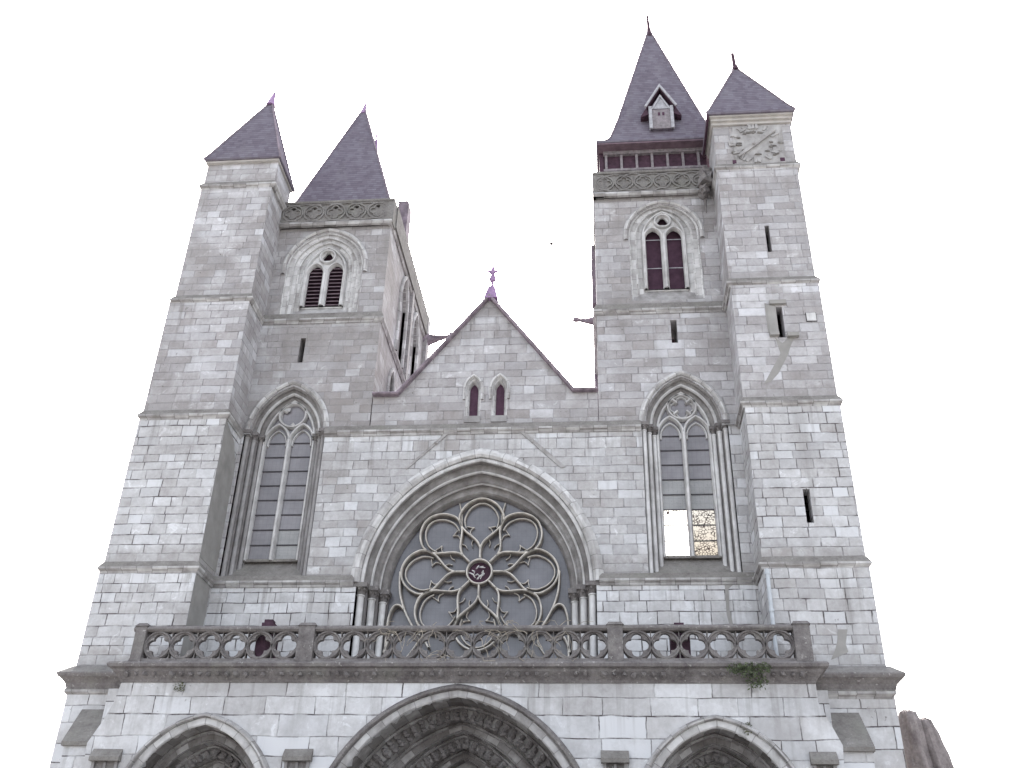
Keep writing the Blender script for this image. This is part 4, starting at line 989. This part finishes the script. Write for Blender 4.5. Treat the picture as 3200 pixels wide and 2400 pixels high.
# worn stone stub at the right
m = MB(); yb = 2.0
def blob(pts, seed, n=44):
    P_ = []
    for a_, b_ in zip(pts[:-1], pts[1:]):
        N_ = max(1, int((b_[2] - a_[2]) / .09))
        P_ += [tuple(p + (q - p) * i / N_ for p, q in zip(a_, b_)) for i in range(N_)]
    P_.append(pts[-1]); rings = []
    for (x, y, z, rx, ry) in P_:
        R_ = []
        for k in range(n):
            t = 2 * PI * k / n; v = Vector((cos(t) * 1.2, sin(t) * 1.2, z * .5 + seed * 5))
            f = 1 + .10 * sin(5 * t + seed + z * .5) + .16 * noise.noise(v * 1.6) + .09 * noise.noise(v * 5.) + .05 * noise.noise(v * 11.)
            R_.append((x + rx * cos(t) * f, y + ry * sin(t) * f, z + .05 * noise.noise(v * 4)))
        rings.append(R_)
    vs = [v for R_ in rings for v in R_]; N_ = len(rings)
    m.add(vs, [(i * n + k, i * n + (k + 1) % n, (i + 1) * n + (k + 1) % n, (i + 1) * n + k) for i in range(N_ - 1) for k in range(n)] + [tuple(range(n))[::-1], tuple((N_ - 1) * n + k for k in range(n))])
blob([(8.75, yb, 0, .60, .6), (8.70, yb, 4, .55, .55), (8.46, yb, 6.3, .36, .45), (8.34, yb, 7.3, .32, .40), (8.32, yb, 7.85, .28, .34), (8.32, yb, 8.05, .21, .24), (8.32, yb, 8.12, .08, .1)], 0)
blob([(9.6, yb + .1, 0, .7, .6), (9.3, yb + .1, 4, .60, .55), (8.94, yb + .1, 6.2, .40, .45), (8.84, yb + .1, 7.0, .34, .38), (8.76, yb + .1, 7.6, .28, .32), (8.72, yb + .1, 7.85, .23, .24), (8.70, yb + .1, 7.93, .10, .1)], 1)
st = m.build('stone_stub', 'rust', None, True)
tag(st, 'worn grey brown double headed stone stub standing right of the church front', 'stone pillar')
# ground
q = MB(); q.add([(-1500, -1500, 0), (1500, -1500, 0), (1500, 1500, 0), (-1500, 1500, 0)], [(0, 1, 2, 3)]); g_ = q.build('ground', 'ground'); g_['kind'] = 'structure'

# ------------------------------------------------------------------ light
W = bpy.data.worlds.new('World'); SC.world = W; W.use_nodes = True
nt = W.node_tree; bg = nt.nodes['Background']; sky = nt.nodes.new('ShaderNodeTexSky'); sky.sky_type = 'NISHITA'
EL, AZ = 42, -10      # sun elevation, compass direction it stands in (measured from +Y clockwise)
sky.sun_disc = False; sky.sun_elevation = math.radians(EL); sky.sun_rotation = math.radians(AZ); sky.dust_density = 6; sky.air_density = 1.0; sky.ozone_density = .6
hs = nt.nodes.new('ShaderNodeHueSaturation'); hs.inputs['Saturation'].default_value = .34
nt.links.new(sky.outputs[0], hs.inputs['Color']); nt.links.new(hs.outputs[0], bg.inputs[0]); bg.inputs[1].default_value = .15
sl = bpy.data.lights.new('sun', 'SUN'); sl.energy = 2.0; sl.angle = math.radians(12); sl.color = (1, .97, .93)
so = bpy.data.objects.new('sun', sl); COL.objects.link(so)
d = Vector((sin(math.radians(AZ)) * cos(math.radians(EL)), cos(math.radians(AZ)) * cos(math.radians(EL)), sin(math.radians(EL))))
so.rotation_euler = d.to_track_quat('Z', 'Y').to_euler(); so.location = d * 60

# ------------------------------------------------------------------ camera
cam = bpy.data.cameras.new('camera'); co = bpy.data.objects.new('camera', cam); COL.objects.link(co); SC.camera = co
cam.sensor_fit = 'HORIZONTAL'; cam.sensor_width = 36; cam.lens = 36 * 3108.06 / 3200; cam.clip_end = 4000; cam.clip_start = .1
t_, y_, r_ = .535931, -.0985375, .0268405
F = Vector((sin(y_) * cos(t_), cos(y_) * cos(t_), sin(t_))); R0 = Vector((cos(y_), -sin(y_), 0)); U0 = R0.cross(F)
Rv = R0 * cos(r_) + U0 * sin(r_); Uv = -R0 * sin(r_) + U0 * cos(r_)
co.matrix_world = Matrix(((Rv.x, Uv.x, -F.x, 0), (Rv.y, Uv.y, -F.y, -27), (Rv.z, Uv.z, -F.z, 1.6), (0, 0, 0, 1)))

SC.view_settings.view_transform = 'Standard'; SC.view_settings.look = 'None'; SC.view_settings.gamma = 1; SC.view_settings.exposure = 2.38
SC.cycles.max_bounces = 6; SC.cycles.use_denoising = True
